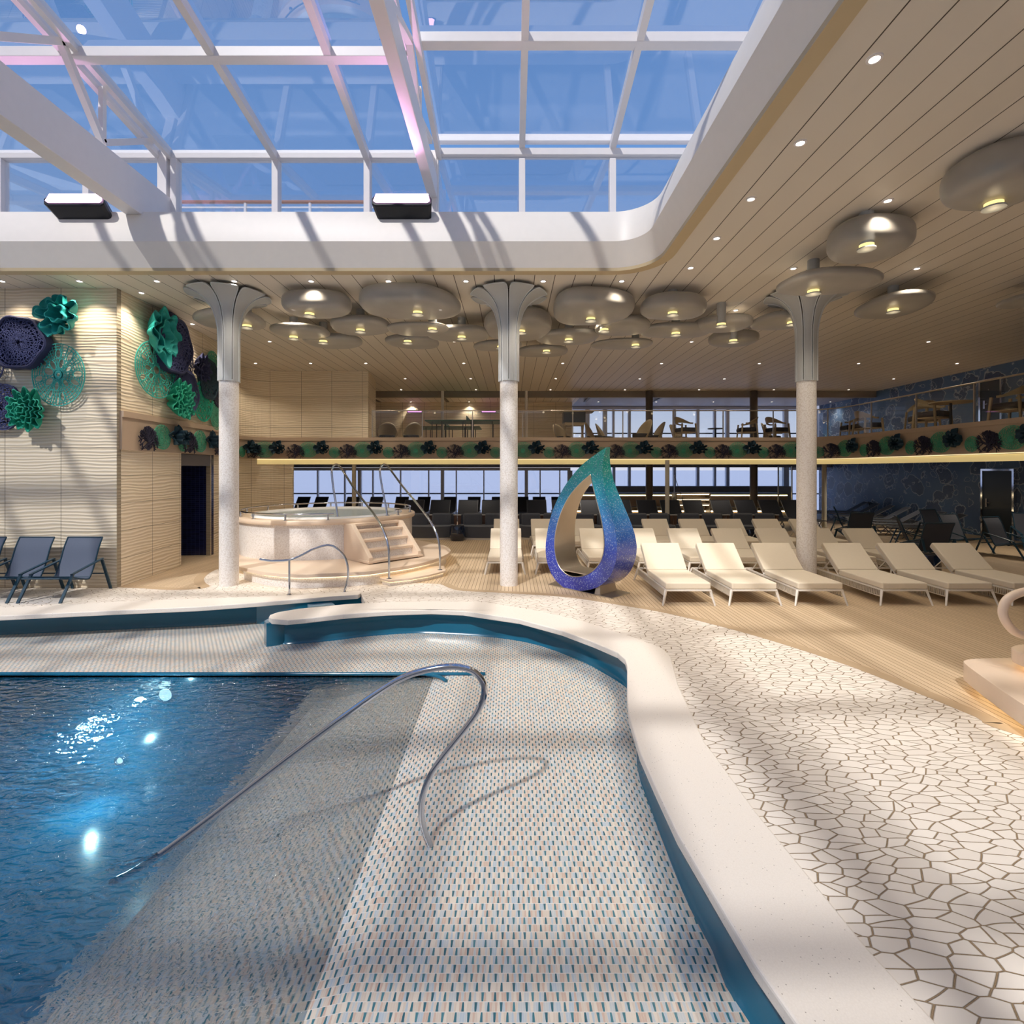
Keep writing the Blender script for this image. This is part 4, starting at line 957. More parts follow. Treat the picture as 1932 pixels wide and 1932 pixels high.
# ================================================================ high-back sling chairs
def sling_chair(name,cat,label,frame,sling,W=.31):
    t=thing(name,label,cat,(0,0,0))
    pr=[(.02,.38),(.25,.345),(.52,.27),(.60,.30),(.70,.52),(.78,.76),(.86,.93)]
    pr=[(v.x,v.y) for v in spl([(a,b,0) for a,b in pr],4)]
    k0=next(i for i,p in enumerate(pr) if p[0]>.56)
    def sheet(ps,nm):
        m_=MB(); vs=[]; fs=[]; n=len(ps)
        for y,z in ps: vs+=[(-W+.02,y,z),(W-.02,y,z),(-W+.02,y+.004,z-.012),(W-.02,y+.004,z-.012)]
        for i in range(n-1):
            a=4*i;b=a+4; fs+=[(a,a+1,b+1,b),(a+2,b+2,b+3,a+3),(a,b,b+2,a+2),(a+1,a+3,b+3,b+1)]
        fs+=[(0,2,3,1),(4*n-4,4*n-3,4*n-1,4*n-2)]
        m_.add(vs,fs); return m_.build(nm,M[sling],t,smooth=50)
    sheet(pr[:k0+1],'seat'); sheet(pr[k0:],'backrest')
    m_=MB()
    for s in (-1,1): m_.tube([(s*(W-.01),y,z) for y,z in pr],.013,6)
    m_.tube([(-W+.01,pr[-1][0],pr[-1][1]),(W-.01,pr[-1][0],pr[-1][1])],.013,6); m_.tube([(-W+.01,pr[0][0],pr[0][1]),(W-.01,pr[0][0],pr[0][1])],.013,6)
    m_.tube([(-W+.01,.60,.29),(W-.01,.60,.29)],.012,6); m_.build('sling_frame',M[frame],t,smooth=50)
    for s in (-1,1):
        x=s*(W+.025)
        m_=MB(); m_.bar((x,-.02,0),(x,.22,.42),.045,.022); m_.build('front_leg',M[frame],t)
        m_=MB(); m_.bar((x,1.0,0),(x,.80,.56),.045,.022); m_.build('rear_leg',M[frame],t)
        m_=MB(); m_.bar((x,.19,.41),(x,.82,.57),.05,.022); m_.build('armrest',M[frame],t,bevel=.006)
    m_=MB(); m_.bar((-W-.02,.24,.36),(W+.02,.24,.36),.02,.02); m_.bar((-W-.02,.85,.3),(W+.02,.85,.3),.02,.02); m_.build('stretcher',M[frame],t)
    return t
SC=sling_chair('poolside_chair','chair','x','navy_frame','dark_sling')
SC['group']='blue sling chairs by the cream wall'
for k,(x,l) in enumerate(((-7.45,'nearest the wall corner'),(-8.29,'in the middle of the three'),(-9.13,'cut off by the left edge of the photo'))):
    place(SC,k,(x,8.08,0),0,'blue sling chair by the cream wall, '+l)
# group of chairs on the right
cs=[(8.25,13.6,.95,'facing right beside the slim cream pillar'),(9.6,13.9,PI-.1,'seen from behind, back top just left of the lounger tops'),(9.2,11.9,1.15,'turned side-on between two loungers'),
    (11.1,13.2,-.35,'the left one of the pair facing the camera'),(11.75,12.9,-.30,'the right one of the pair facing the camera'),(9.55,10.7,PI+.02,'seen from behind above the front row loungers'),
    (11.2,11.5,-.35,'large one in front of the dark door'),(12.5,11.9,.25,'at the right edge of the photo behind the large one'),(8.95,8.9,PI-.55,'mostly hidden behind the last front row lounger')]
cs=[]
def chair_at(px_l,px_r,py_top,Yb,rz,l): 
    xm=(px_l+px_r)/2; x=X_(xm,Yb); cs.append((x,Yb,rz,l))
chair_at(1561,1585,969,16.3,1.0,'turned to the right beside the slim cream pillar')
chair_at(1608,1647,977,14.0,PI-.1,'seen from behind right of the slim cream pillar')
chair_at(1675,1704,985,13.2,1.05,'turned side-on behind the front row loungers')
chair_at(1733,1765,965,15.2,.25,'left one of the upright pair in front of the patterned wall')
chair_at(1771,1803,968,13.6,.25,'right one of the upright pair in front of the patterned wall')
chair_at(1747,1801,996,11.3,PI-.08,'seen from behind just above the cushions of the front row')
chair_at(1850,1886,976,12.8,.3,'large one in front of the dark navy door')
chair_at(1915,1960,965,13.9,-.45,'cut off by the right edge of the photo')
SC2=sling_chair('poolside_chair','chair','x','navy_frame','grey_sling'); SC2['group']='dark sling chairs on the right'
for k,(x,y,rz,l) in enumerate(cs):
    # y is the depth of the back top; the chair origin sits .86 m in front of it
    ox=x+math.sin(rz)*.86; oy=y-math.cos(rz)*.86
    place(SC2,k,(ox,oy,0),rz,'navy sling chair, '+l)

# ================================================================ low grey loungers by the patterned wall and dark loungers at the windows
def flat_lounger(name,label,frame,sling,ang=35,W=.31,group=None):
    t=thing(name,label,'sun lounger',(0,0,0),0,group)
    m_=MB(); m_.box(-W,W,0,1.2,.33,.345); m_.build('seat',M[sling],t)
    R_=Matrix.Translation((0,1.2,.34))@Matrix.Rotation(math.radians(ang),4,'X')
    m_=MB(); m_.box(-W,W,0,.78,-.007,.008,M=R_); m_.build('backrest',M[sling],t)
    m_=MB()
    for s in (-1,1): m_.bar((s*W,0,.335),(s*W,1.95,.335),.03,.03); m_.bar(R_@Vector((s*W,0,0)),R_@Vector((s*W,.79,0)),.022,.022)
    m_.bar((-W,0,.335),(W,0,.335),.03,.03); m_.bar((-W,1.95,.335),(W,1.95,.335),.03,.03); m_.bar(R_@Vector((-W,.79,0)),R_@Vector((W,.79,0)),.022,.022); m_.build('frame',M[frame],t)
    for s in (-1,1):
        for y0,y1 in ((.25,.55),(.55,.25),(1.45,1.75),(1.75,1.45)):
            m_=MB(); m_.bar((s*(W-.01),y0,.33),(s*(W-.01),y1,0),.03,.02); m_.build('leg',M[frame],t)
    return t
FL=flat_lounger('sling_lounger','x','grey_frame','grey_sling',33,.26,group='grey sling loungers along the patterned wall')
tops=[(1633,946),(1655,947.5),(1682,949),(1712,951),(1741,954.5),(1777,957),(1816,961)]
for k,(px,py) in enumerate(tops):
    Yk=[21.6,20.5,19.4,18.3,17.3,16.3,15.4][k]; xk=X_(px,Yk)
    rz=-PI/2-.35
    place(FL,k,(xk-1.84*math.cos(.35),Yk+1.84*math.sin(.35),0),rz,'low grey lounger along the patterned wall, '+ORD[k]+' from the far end')
DLg=flat_lounger('dark_lounger','x','grey_frame','black_sling',48,.27,group='dark sling loungers at the sea view windows')
i=0
for k,px in enumerate([541,575,609,668,712,760,801,850,895,940,985,1017,1052]):
    Y=22.4; x=X_(px,Y); place(DLg,i,(x,Y-1.75,0),0,'black sling lounger in the row nearest the sea windows, '+ORD[k]+' from the left'); i+=1
DG=flat_lounger('dark_lounger','x','grey_frame','grey_sling',50,.36,group='charcoal sling loungers behind the sofas')
for k,px in enumerate([783,832,884,928,1012,1060,1112,1170,1218,1262,1304,1357,1402,1447,1490]):
    Y=19.4; x=X_(px,Y); place(DG,k,(x,Y-1.72,0),0,'charcoal sling lounger just behind the sofas, '+ORD[k]+' from the left',scale=(1,1,1.02))

# ================================================================ sofas
def sofa():
    t=thing('sofa','x','sofa',(0,0,0),0,'dark grey curved sofas')
    m_=MB()
    def dsh(w,yb,yf,n=16): return [(w*math.cos(PI+PI*k/n),yf+(0-(yf-.42))*0+ -.0+ (-(.42))*math.sin(PI*k/n)) for k in range(n+1)]
    out=[(-.80,.62)]+[(-.80*math.cos(PI*k/16),.18-.38*math.sin(PI*k/16)) for k in range(17)]+[(.80,.62)]
    m_.prism(out,.06,.40); m_.build('seat',M['sofa'],t,bevel=.04,smooth=50)
    m_=MB(); m_.prism([(x*.97,y*.97+.01) for x,y in out],0,.06); m_.build('base',M['lounger_frame'],t)
    for x in (-.36,.36):
        m_=MB(); m_.box(x-.31,x+.31,.34,.52,.39,.80,M=Matrix.Translation((0,0,0))@Matrix.Rotation(-.10,4,'X')); m_.build('cushion',M['sofa'],t,bevel=.07,smooth=60,seg=4)
    m_=MB(); m_.bar((-.80,.62,.55),(.80,.62,.55),.04,.34); m_.build('backrest',M['sofa'],t,bevel=.015)
    for x in (-.81,0,.81):
        m_=MB(); m_.box(x-.05,x+.05,.56,.60,.38,.68); m_.build('wood_slat',M['walnut'],t,bevel=.006)
        m_=MB(); m_.box(x-.06,x+.06,.54,.62,.68,.70); m_.build('frame_cap',M['lounger_frame'],t)
    return t
SF=sofa()
for k,px in enumerate([808,911,1024,1128,1230,1332,1435]):
    place(SF,k,(X_(px,15.6),15.55,0),0,'dark grey curved two cushion sofa behind the cream loungers, '+ORD[k]+' from the left',scale=(.95,1,1))
def drum(label,x,y,s=1):
    t=thing('drum_table',label,'side table',(x,y,0))
    m_=MB(); m_.lathe([(.001,0),(.19*s,0),(.235*s,.10),(.24*s,.22),(.21*s,.42),(.20*s,.44),(.19*s,.44),(.18*s,.415),(0.001,.415)],32,(x,y,0)); m_.build('body',M['navy_gloss'],t,smooth=50)
    m_=MB(); m_.lathe([(.001,.418),(.17*s,.418),(.17*s,.43),(.001,.43)],24,(x,y,0)); m_.build('top',M['black_metal'],t)
drum('glossy navy drum side table between the first two sofas',X_(863,15.3),15.3)
drum('glossy navy drum side table in the shade under the right column loungers',X_(1748,10.2),10.2,1.0)
drum('glossy navy drum side table beside the sofas right of the drop sculpture',X_(1415,14.6),14.6)
# ================================================================ pebble pendants
def pend(bx,lamp,T,name_l,zb=2.85,seed=0,stem=True,flat=.5):
    x0,x1,yt,yb=bx; zt=zb+T*.75
    Yn=FP*zt/(CY-yt); Yf=FP*zb/(CY-yb)
    if Yf-Yn<.8: m=(Yn+Yf)/2; Yn,Yf=m-.4,m+.4
    Yc=(Yn+Yf)/2; ry=(Yf-Yn)/2; xm=(x0+x1)/2; T*=1.2
    Xc=X_(xm,Yc); rx=(x1-x0)/2*Yc/FP
    u=Xc/Yc; ry=min(ry,1.05)
    # silhouette half width in the picture mixes rx and ry
    rx=math.sqrt(max(.12,rx*rx-(u*ry)**2))
    t=thing('pebble_pendant',name_l,'pendant light',(Xc,Yc,H+zb),0,None)
    rnd=random.Random(seed); ph=[rnd.uniform(0,6.28) for _ in range(3)]; am=[rnd.uniform(.03,.09),rnd.uniform(.02,.06)]
    n=40; L=14; vs=[]; fs=[]
    for j in range(L+1):
        f=-PI/2+PI*j/L; cz=math.copysign(abs(math.sin(f))**.75,math.sin(f)); cr_=abs(math.cos(f))**.36
        for k in range(n):
            a=2*PI*k/n; r=1+am[0]*math.cos(2*a+ph[0])+am[1]*math.cos(3*a+ph[1])
            c,s=math.cos(a),math.sin(a); ee=.82
            X=rx*math.copysign(abs(c)**ee,c)*r*cr_; Y=ry*math.copysign(abs(s)**ee,s)*r*cr_
            vs.append((Xc+X,Yc+Y,H+zb+T/2+T/2*cz))
    for j in range(L):
        for k in range(n): fs.append((j*n+k,j*n+(k+1)%n,(j+1)*n+(k+1)%n,(j+1)*n+k))
    m_=MB(); m_.add(vs,fs); m_.build('shade',M['pebble'],t,smooth=180)
    lx,ly=lamp; zl=zb-.035; Yl=FP*zl/(CY-ly); Yl=max(Yc-ry*.8,min(Yc+ry*.8,Yl)); Xl=X_(lx,Yl)
    m_=MB(); m_.cyl(Xl,Yl,H+zb-.0,ZC,.085,20); m_.build('stem',M['capital'],t,smooth=60)
    m_=MB(); m_.cyl(Xl,Yl,H+zb-.045,H+zb-.0,.082,24); m_.build('lamp_ring',M['lamp_warm'],t)
    m_=MB(); m_.cyl(Xl,Yl,H+zb-.062,H+zb-.045,.105,24); m_.build('lamp_disc',M['capital'],t)
    l=bpy.data.lights.new('bulb','POINT'); l.energy=PEND; l.color=(1,.8,.5); l.shadow_soft_size=.05; lo=bpy.data.objects.new('bulb',l); C.objects.link(lo); lo.parent=t; lo.location=(Xl-Xc,Yl-Yc,-.13)
PD=[((365,504,583,628),(466,617),.16,'behind the left column capital'),
((532,664,553,606),(584,595),.30,'rounded one right of the left column capital'),
((674,870,543,609),(788,592),.32,'largest wide one midway between the left and middle columns'),
((512,620,611,642),(554,638),.14,'flat one lowest at left, near the left column'),
((572,685,630,661),(610,646),.14,'shiny bottomed one behind the flat left ones'),
((622,737,596,637),(680,625),.16,'tucked under the left end of the largest wide one'),
((727,853,608,636),(816,623),.08,'thin one directly below the largest wide one'),
((729,832,632,661),(769,646),.14,'small rear one below the thin one'),
((804,928,615,648),(871,638),.14,'flat one just left of the middle column'),
((911,1044,585,649),(983,627),.34,'thick one directly behind the middle column'),
((894,985,642,665),(945,656),.10,'rear one half hidden by the middle column at its left'),
((977,1068,651,677),(1031,664),.12,'lowest small one right of the middle column'),
((1042,1189,547,621),(1114.6,604),.34,'large rounded one right of the middle column capital'),
((1011,1132,621,654),(1073,643),.14,'flat one below the large rounded one'),
((1121,1229,598,637),(1140,624),.16,'half hidden behind the large rounded one'),
((1118,1231,638,662),(1199,653),.08,'thin rear one in the centre of the right cluster'),
((1206,1336,557,609),(1269,593),.26,'rounded one at the top of the right cluster'),
((1212,1340,608,642),(1275,631),.12,'flat one below the top one of the right cluster'),
((1310,1417,595,632),(1361,611),.18,'one showing its grey stem above it'),
((1338,1427,625,659),(1383.5,644),.22,'squarish one lowest in the right cluster'),
((1417,1530,588,627),(1494,611),.14,'half hidden by the right column'),
((1607,1766,549,606),(1685,587),.14,'wide oval one alone right of the right column'),
((1467,1662,506,562),(1534.5,552.5),.14,'tilted flat one in front of the right column capital'),
((1553,1725,413,506),(1635,467),.32,'squarish one high at right above the right column'),
((1770,2010,270,410),(1875,389),.34,'biggest one cut by the right edge of the photo'),
((1890,1990,556,580),(1960,573),.10,'thin sliver at the right edge of the photo')]
for i,(b,l,T,nm) in enumerate(PD): pend(b,l,T,'grey mesh pebble pendant, '+nm,seed=i+3,zb=2.78 if i in(22,) else 2.85)

# ================================================================ recessed downlights
DLr=thing('downlight','x','ceiling light',(0,0,0),0,'recessed ceiling downlights')
m_=MB(); m_.cyl(0,0,-.006,.0,.036,16); m_.build('lens',M['lamp_white'],None).parent=DLr
m_=MB(); m_.lathe([(.036,-.002),(.04,-.012),(.058,-.010),(.06,0)],20); m_.build('bezel',M['frame_white'],None).parent=DLr
i=0
rows=[('in the row along the far edge of the skylight',[(4,530),(150,530),(296,530),(442,530),(587,530),(733,530),(879,530),(1025,530),(1173,530)]),
('in the line along the right edge of the skylight',[(1303,505),(1352,449),(1417,375),(1510,269),(1650,110)]),
('in the sparse right ceiling field',[(1497,506),(1675,378),(1730,506)]),
('in the row level with the pendant lamps',[(267,552),(395,584),(553,584),(831,584),(1110,584),(1388,585),(1666,584),(363,611)]),
('in the row just behind the pendants',[(509,644),(634,644),(857,644),(1081.5,644),(1305,644.5),(1751.6,644.5)]),
('in the fourth ceiling row from the back',[(482,685),(586,685),(690,685),(875,685),(1062,685),(1248,685.5),(1432.7,685.5),(1620,685.5),(1805.6,685.5)]),
('in the third ceiling row from the back',[(764.5,714),(888,714),(1048.5,714),(1207,714.5),(1366.6,714.5),(1686,714.5)]),
('in the second ceiling row from the back',[(757,735),(898,735),(1038.6,735),(1179,735),(1319,735),(1460,735),(1601,735)])]
for rn,(nm,pts) in enumerate(rows):
    for k,(px,py) in enumerate(sorted(pts)):
        Y=FP*(HC-.001)/(CY-py)
        if abs(X_(px,Y))>14.9 and px>0: continue
        o=place(DLr,i,(X_(px,Y),Y,ZC-.001),0,'ceiling downlight '+nm+', '+ORD[k]+' from the left'); i+=1
        if rn in (0,1,2,3) or (rn in(4,5) and k%2==0):
            l=bpy.data.lights.new('beam','SPOT'); l.energy=SPOT; l.color=(1,.86,.68); l.spot_size=math.radians(110); l.spot_blend=.8; l.shadow_soft_size=.05
            lo=bpy.data.objects.new('beam',l); C.objects.link(lo); lo.parent=o; lo.location=(0,0,-.03)
for k,(px,py) in enumerate([(762,749),(879,749),(995,749),(775,758),(885,758)]):
    Y=FP*(3.099)/(CY-py); place(DLr,i,(X_(px,Y),Y,H+3.098),0,'ceiling downlight in the games room ceiling, '+ORD[k]+' counted from front left'); i+=1
for k,(px,py) in enumerate([(1129,758),(1238,758),(1346,758),(1456,758),(1567,758)]):
    Y=FP*(3.15)/(CY-py); place(DLr,i,(X_(px,Y),Y,H+3.149),0,'ceiling downlight in the ceiling by the upper windows, '+ORD[k]+' from the left'); i+=1
# fill lights added below the balcony to brighten the dark interior
for k,(x,y) in enumerate([(-6,20),(-1.5,20),(3,19.5),(8,20),(12.5,18),(12.7,13),(12.7,9)]):
    o=place(DLr,i,(x,y,2.419),0,'fill downlight added in the soffit under the balcony, '+ORD[k]+' from the left'); i+=1
    l=bpy.data.lights.new('beam','SPOT'); l.energy=SPOT*1.2; l.color=(1,.86,.68); l.spot_size=math.radians(140); l.spot_blend=.8; l.shadow_soft_size=.05
    lo=bpy.data.objects.new('beam',l); C.objects.link(lo); lo.parent=o; lo.location=(0,0,-.03)

# ================================================================ coral ornaments (local: x right, z up, -y out of the wall)
def ruffle(name,mat,R,depth,lobes,seed,layers=2,th=.02,amp=.35,core=.12):
    rnd=random.Random(seed); parts=[]
    for L in range(layers):
        f=1-L*.42; n=lobes if L==0 else max(4,int(lobes*.7)); ph=rnd.uniform(0,6); N_=n*10; K=6
        am=[amp*rnd.uniform(.7,1.25) for _ in range(n)]; jit=[rnd.uniform(-.12,.12) for _ in range(n)]
        vs=[]; fs=[]
        def rad(a):
            q=(a+ph)/(2*PI)*n; i0=int(math.floor(q))%n; fr=q-math.floor(q)
            s=math.sin(2*PI*fr); v=.5+.5*math.copysign(abs(s)**.6,s); return 1-amp+(am[i0]+jit[i0])*v
        for side in (0,1):
            for k in range(K+1):
                s=k/K
                for i in range(N_):
                    a=2*PI*i/N_; r0=core*(1-.3*L) if core<.2 else R*f*core*rad(a); r=r0*(1-s)+R*f*rad(a)*(s if core>.2 else s**.75)
                    r-=side*th*(1 if s>.1 else 0)
                    # folds deepen outward
                    y=-(.03+L*.03)-(depth*(.92 if L else .8))*s**1.25 - (side*th*.4)
                    vs.append((r*math.cos(a),y,r*math.sin(a)))
        o=(K+1)*N_
        for k in range(K):
            for i in range(N_):
                j=(i+1)%N_
                fs.append((k*N_+i,k*N_+j,(k+1)*N_+j,(k+1)*N_+i)); fs.append((o+k*N_+i,o+(k+1)*N_+i,o+(k+1)*N_+j,o+k*N_+j))
        for i in range(N_):
            j=(i+1)%N_; fs.append((K*N_+i,K*N_+j,o+K*N_+j,o+K*N_+i))
        m_=MB(); m_.add(vs,fs); parts.append(m_)
    return parts
def petals(R,n,seed,depth,th=.018):
    # cup shaped lobes spreading from a centre
    rnd=random.Random(seed); m_=MB()
    for k in range(n):
        a=2*PI*k/n+rnd.uniform(-.12,.12); L=R*rnd.uniform(.8,1.05); w=L*rnd.uniform(.36,.46); y0=-rnd.uniform(.3,1)*depth
        vs=[];fs=[];U=8;V=8
        for side in (0,1):
            for i in range(U+1):
                s=i/U; rr=L*(.12+.88*s); ww=w*math.sin(PI*min(.93,.18+.75*s))**.8*(.45+.75*s)
                for j in range(V+1):
                    t=-1+2*j/V
                    x=rr*math.sqrt(max(0,1-(t*.42*s)**2)); z=ww*t
                    y=y0*s**.7-abs(t)**2*ww*.75 + side*th
                    vs.append((x*math.cos(a)-z*math.sin(a),y-.02,x*math.sin(a)+z*math.cos(a)))
        q=(U+1)*(V+1)
        for i in range(U):
            for j in range(V):
                b=i*(V+1)+j; fs.append((b,b+1,b+V+2,b+V+1)); fs.append((q+b,q+b+V+1,q+b+V+2,q+b+1))
            b=i*(V+1); fs.append((b,b+V+1,q+b+V+1,q+b)); b+=V; fs.append((b,q+b,q+b+V+1,b+V+1))
        for j in range(V):
            b=U*(V+1)+j; fs.append((b,b+1,q+b+1,q+b))
        m_.add(vs,fs)
    return m_
def lattice(R,rings,spokes,bar,seed,y=-.03,sx=1,sz=1,jit=.25,drop=.0,thick=.012,shape=None):
    rnd=random.Random(seed); m_=MB(); g=[]
    for i in range(rings+1):
        row=[]; n=spokes
        for k in range(n):
            r=R*(.10+.90*(i/rings)**.9); a=2*PI*(k+.5*(i%2))/n
            if 0<i<rings: r*=1+rnd.uniform(-jit,jit)*.35/max(1,i**.3); a+=rnd.uniform(-jit,jit)/n*2.4
            if shape: r*=shape(a)
            row.append(Vector((r*math.cos(a)*sx,y,r*math.sin(a)*sz)))
        g.append(row)
    for i in range(rings+1):
        for k in range(spokes):
            if rnd.random()<drop and i not in (rings,): continue
            w=bar*(1.6 if i==rings else 1)
            m_.bar(g[i][k],g[i][(k+1)%spokes],w,thick,up=(0,1,0))
    for i in range(rings):
        for k in range(spokes):
            if rnd.random()<drop: continue
            j=k if i%2==0 else (k+1)%spokes
            m_.bar(g[i][k],g[i+1][k],bar,thick,up=(0,1,0))
            if i%2==0 and rnd.random()<.5: m_.bar(g[i][(k+1)%spokes],g[i+1][k],bar,thick,up=(0,1,0))
    return m_
def lace(R,rings,spokes,bar,seed,novals,y=-.05,sx=1,sz=1):
    rnd=random.Random(seed); m_=MB(); ov=[]
    for k in range(novals):
        a=2*PI*(k+rnd.uniform(-.25,.25))/novals; r=R*(.40 if k%2 else .72)*rnd.uniform(.92,1.05); L=R*rnd.uniform(.13,.19); ov.append((a,r,L,L*rnd.uniform(.5,.7)))
    def inside(x,z):
        for a,r,L,w in ov:
            dx,dz=x-r*math.cos(a),z-r*math.sin(a); u=dx*math.cos(a)+dz*math.sin(a); v=-dx*math.sin(a)+dz*math.cos(a)
            if (u/L)**2+(v/w)**2<1: return True
        return False
    rr=[R*(.16+.84*(i/rings)**.85) for i in range(rings+1)]; off=[rnd.uniform(-.35,.35)/spokes*2*PI for _ in range(spokes)]
    def pt(i,k): a=2*PI*k/spokes+off[k%spokes]*(.6+.4*i/rings); return (rr[i]*math.cos(a),rr[i]*math.sin(a))
    V=lambda p: Vector((p[0]*sx,y,p[1]*sz))
    def seg_(p,q,w):
        n=4
        for t in range(n):
            s=(p[0]+(q[0]-p[0])*t/n,p[1]+(q[1]-p[1])*t/n); e_=(p[0]+(q[0]-p[0])*(t+1)/n,p[1]+(q[1]-p[1])*(t+1)/n)
            if not inside((s[0]+e_[0])/2,(s[1]+e_[1])/2): m_.bar(V(s),V(e_),w,.012,up=(0,1,0))
    for i in range(rings+1):
        for k in range(spokes):
            if i in (0,rings): m_.bar(V(pt(i,k)),V(pt(i,(k+1)%spokes)),bar*1.7,.014,up=(0,1,0))
            else: seg_(pt(i,k),pt(i,(k+1)%spokes),bar)
    for k in range(spokes):
        for i in range(rings): seg_(pt(i,k),pt(i+1,k),bar)
    for a,r,L,w in ov:
        q=[(r*math.cos(a)+L*math.cos(t)*math.cos(a)-w*math.sin(t)*math.sin(a), r*math.sin(a)+L*math.cos(t)*math.sin(a)+w*math.sin(t)*math.cos(a)) for t in [2*PI*j/16 for j in range(16)]]
        for j in range(16): m_.bar(V(q[j]),V(q[(j+1)%16]),bar*1.1,.013,up=(0,1,0))
    return m_
def drum_shell(R,depth,shape,n=48,th=.02,sx=1):
    m_=MB(); vs=[];fs=[]
    for (rr,y) in ((1,-.01),(1.0,-depth),(.95,-depth-.015),(.90,-depth),(.90,-.01)):
        for k in range(n):
            a=2*PI*k/n; r=R*rr*shape(a); vs.append((r*math.cos(a)*sx,y,r*math.sin(a)))
    for q in range(4):
        for k in range(n): fs.append((q*n+k,q*n+(k+1)%n,(q+1)*n+(k+1)%n,(q+1)*n+k))
    m_.add(vs,fs); return m_
def fan(Hh,seed,w=.022,mat=None,y=-.05):
    rnd=random.Random(seed); m_=MB()
    def grow(p,a,L,w,d):
        steps=2
        for _ in range(steps):
            a+=rnd.uniform(-.3,.3); q=p+Vector((math.cos(a)*L,rnd.uniform(-.008,.008),math.sin(a)*L)); m_.bar(p,q,w,.02,up=(0,1,0),w2=w*.85); p=q; w*=.92
        if d>0:
            for s in (-1,1): grow(p,a+s*rnd.uniform(.28,.62),L*.82,w*.9,d-1)
            if rnd.random()<.45: grow(p,a+rnd.uniform(-.15,.15),L*.8,w*.85,d-1)
        
    for k,a in enumerate((.25,.6,.95,1.2,1.5,1.8,2.2,2.7)):
        grow(Vector((-.16+.035*k,y,-Hh*.46+.02*abs(k-3.5))),a*.7+.5,Hh*.118,w,3)
    for k,a in enumerate((2.9,.2,3.0,.1)):
        grow(Vector((-.02+.03*k,y,-Hh*.38+.05*k)),a,Hh*.07,w*.9,2)
    return m_
def art(name,label,cat='wall ornament'): return thing(name,label,cat,(0,0,0))
def setobj(m_,nm,mat,t,smooth=None): o=m_.build(nm,M[mat],None,smooth=smooth); o.parent=t; return o
hexs=lambda a: 1+.05*math.cos(6*a+.4)+.03*math.cos(3*a)
# --- big pieces on the sunlit wall (y = 9.14)
YWL=9.10
def at_wall(t,px,py,label=None): 
    p=P(px,py,YWL); t.location=p; return t
PXM=YWL/FP
t=art('sponge_flower','large teal sponge flower with cupped petals, top of the sunlit wall'); at_wall(t,118,598)
setobj(petals(.42,6,4,.20),'petals',  'coral_teal',t,40)
for q in ruffle('r','c',.36,.28,8,11,2,amp=.40): 
    o=setobj(q,'ruffle','coral_teal',t,50); o.location=(.17,-.04,-.04)
t=art('mesh_drum','thick navy mesh drum on the sunlit wall beside the teal sponge flower'); at_wall(t,50,650)
setobj(drum_shell(.47,.17,hexs),'shell','coral_navy',t,40); 
m_=lattice(.45,9,34,.011,3,y=-.15,shape=hexs,jit=.4,thick=.02); setobj(m_,'mesh_face','mesh_lit',t)
m_=MB(); m_.add([(.43*hexs(2*PI*k/48)*math.cos(2*PI*k/48),-.03,.43*hexs(2*PI*k/48)*math.sin(2*PI*k/48)) for k in range(48)],[tuple(range(48))]); setobj(m_,'back_plate','coral_navy',t)
t=art('lace_disc','round teal lace disc with oval openings on the sunlit wall'); at_wall(t,115,708)
setobj(lace(.49,8,42,.0085,5,15,sz=1.12,sx=.95),'lace','lace_teal',t)
m_=MB(); m_.lathe([(.03,-.0),(.085,.0),(.085,.012),(.03,.012)],20); o=setobj(m_,'hub','lace_teal',t); o.rotation_euler=(PI/2,0,0); o.location=(0,-.045,0)
t=art('ruffle_coral','bright green ruffled coral, lowest on the sunlit wall'); at_wall(t,68,777)
for kk,(rr,lb,sd) in enumerate(((.38,13,21),(.30,11,22),(.22,8,23),(.14,6,24),(.08,4,26))):
    for q in ruffle('r','c',rr,.26+.02*kk,lb,sd,1,amp=.28,th=.016,core=.5): setobj(q,'ruffle','coral_green',t,50)
t=art('mesh_shell','navy pierced mesh shell cut by the left edge, lower part of the sunlit wall'); at_wall(t,4,768)
setobj(drum_shell(.42,.07,hexs),'shell','coral_navy',t,40); setobj(lattice(.42,9,30,.016,8,y=-.07,jit=.5,shape=hexs,drop=.12),'mesh_face','mesh_lit',t)
t=art('mesh_shell','small dark wire mesh leaf at the left edge of the photo'); at_wall(t,-22,692)
setobj(lattice(.33,6,20,.010,9,y=-.06,jit=.5),'mesh_face','mesh_lit',t)
# --- pieces on the receding wall
def wall_pt(px):
    ux=(px-CX)/FP; best=None
    for a,b in zip(path,path[1:]):
        dx,dy=b[0]-a[0],b[1]-a[1]; den=dx-ux*dy
        if abs(den)<1e-9: continue
        s=(ux*a[1]-a[0])/den
        if -1e-6<=s<=1+1e-6:
            x,y=a[0]+dx*s,a[1]+dy*s
            if best is None or y<best[1]: best=(x,y,math.atan2(dy,dx))
    return best
def side_art(t,px,py,off=.03):
    x,y,a=wall_pt(px); z=H-(py-CY)*y/FP
    t.location=(x+math.sin(a)*off,y-math.cos(a)*off,z); t.rotation_euler=(0,0,a); return t
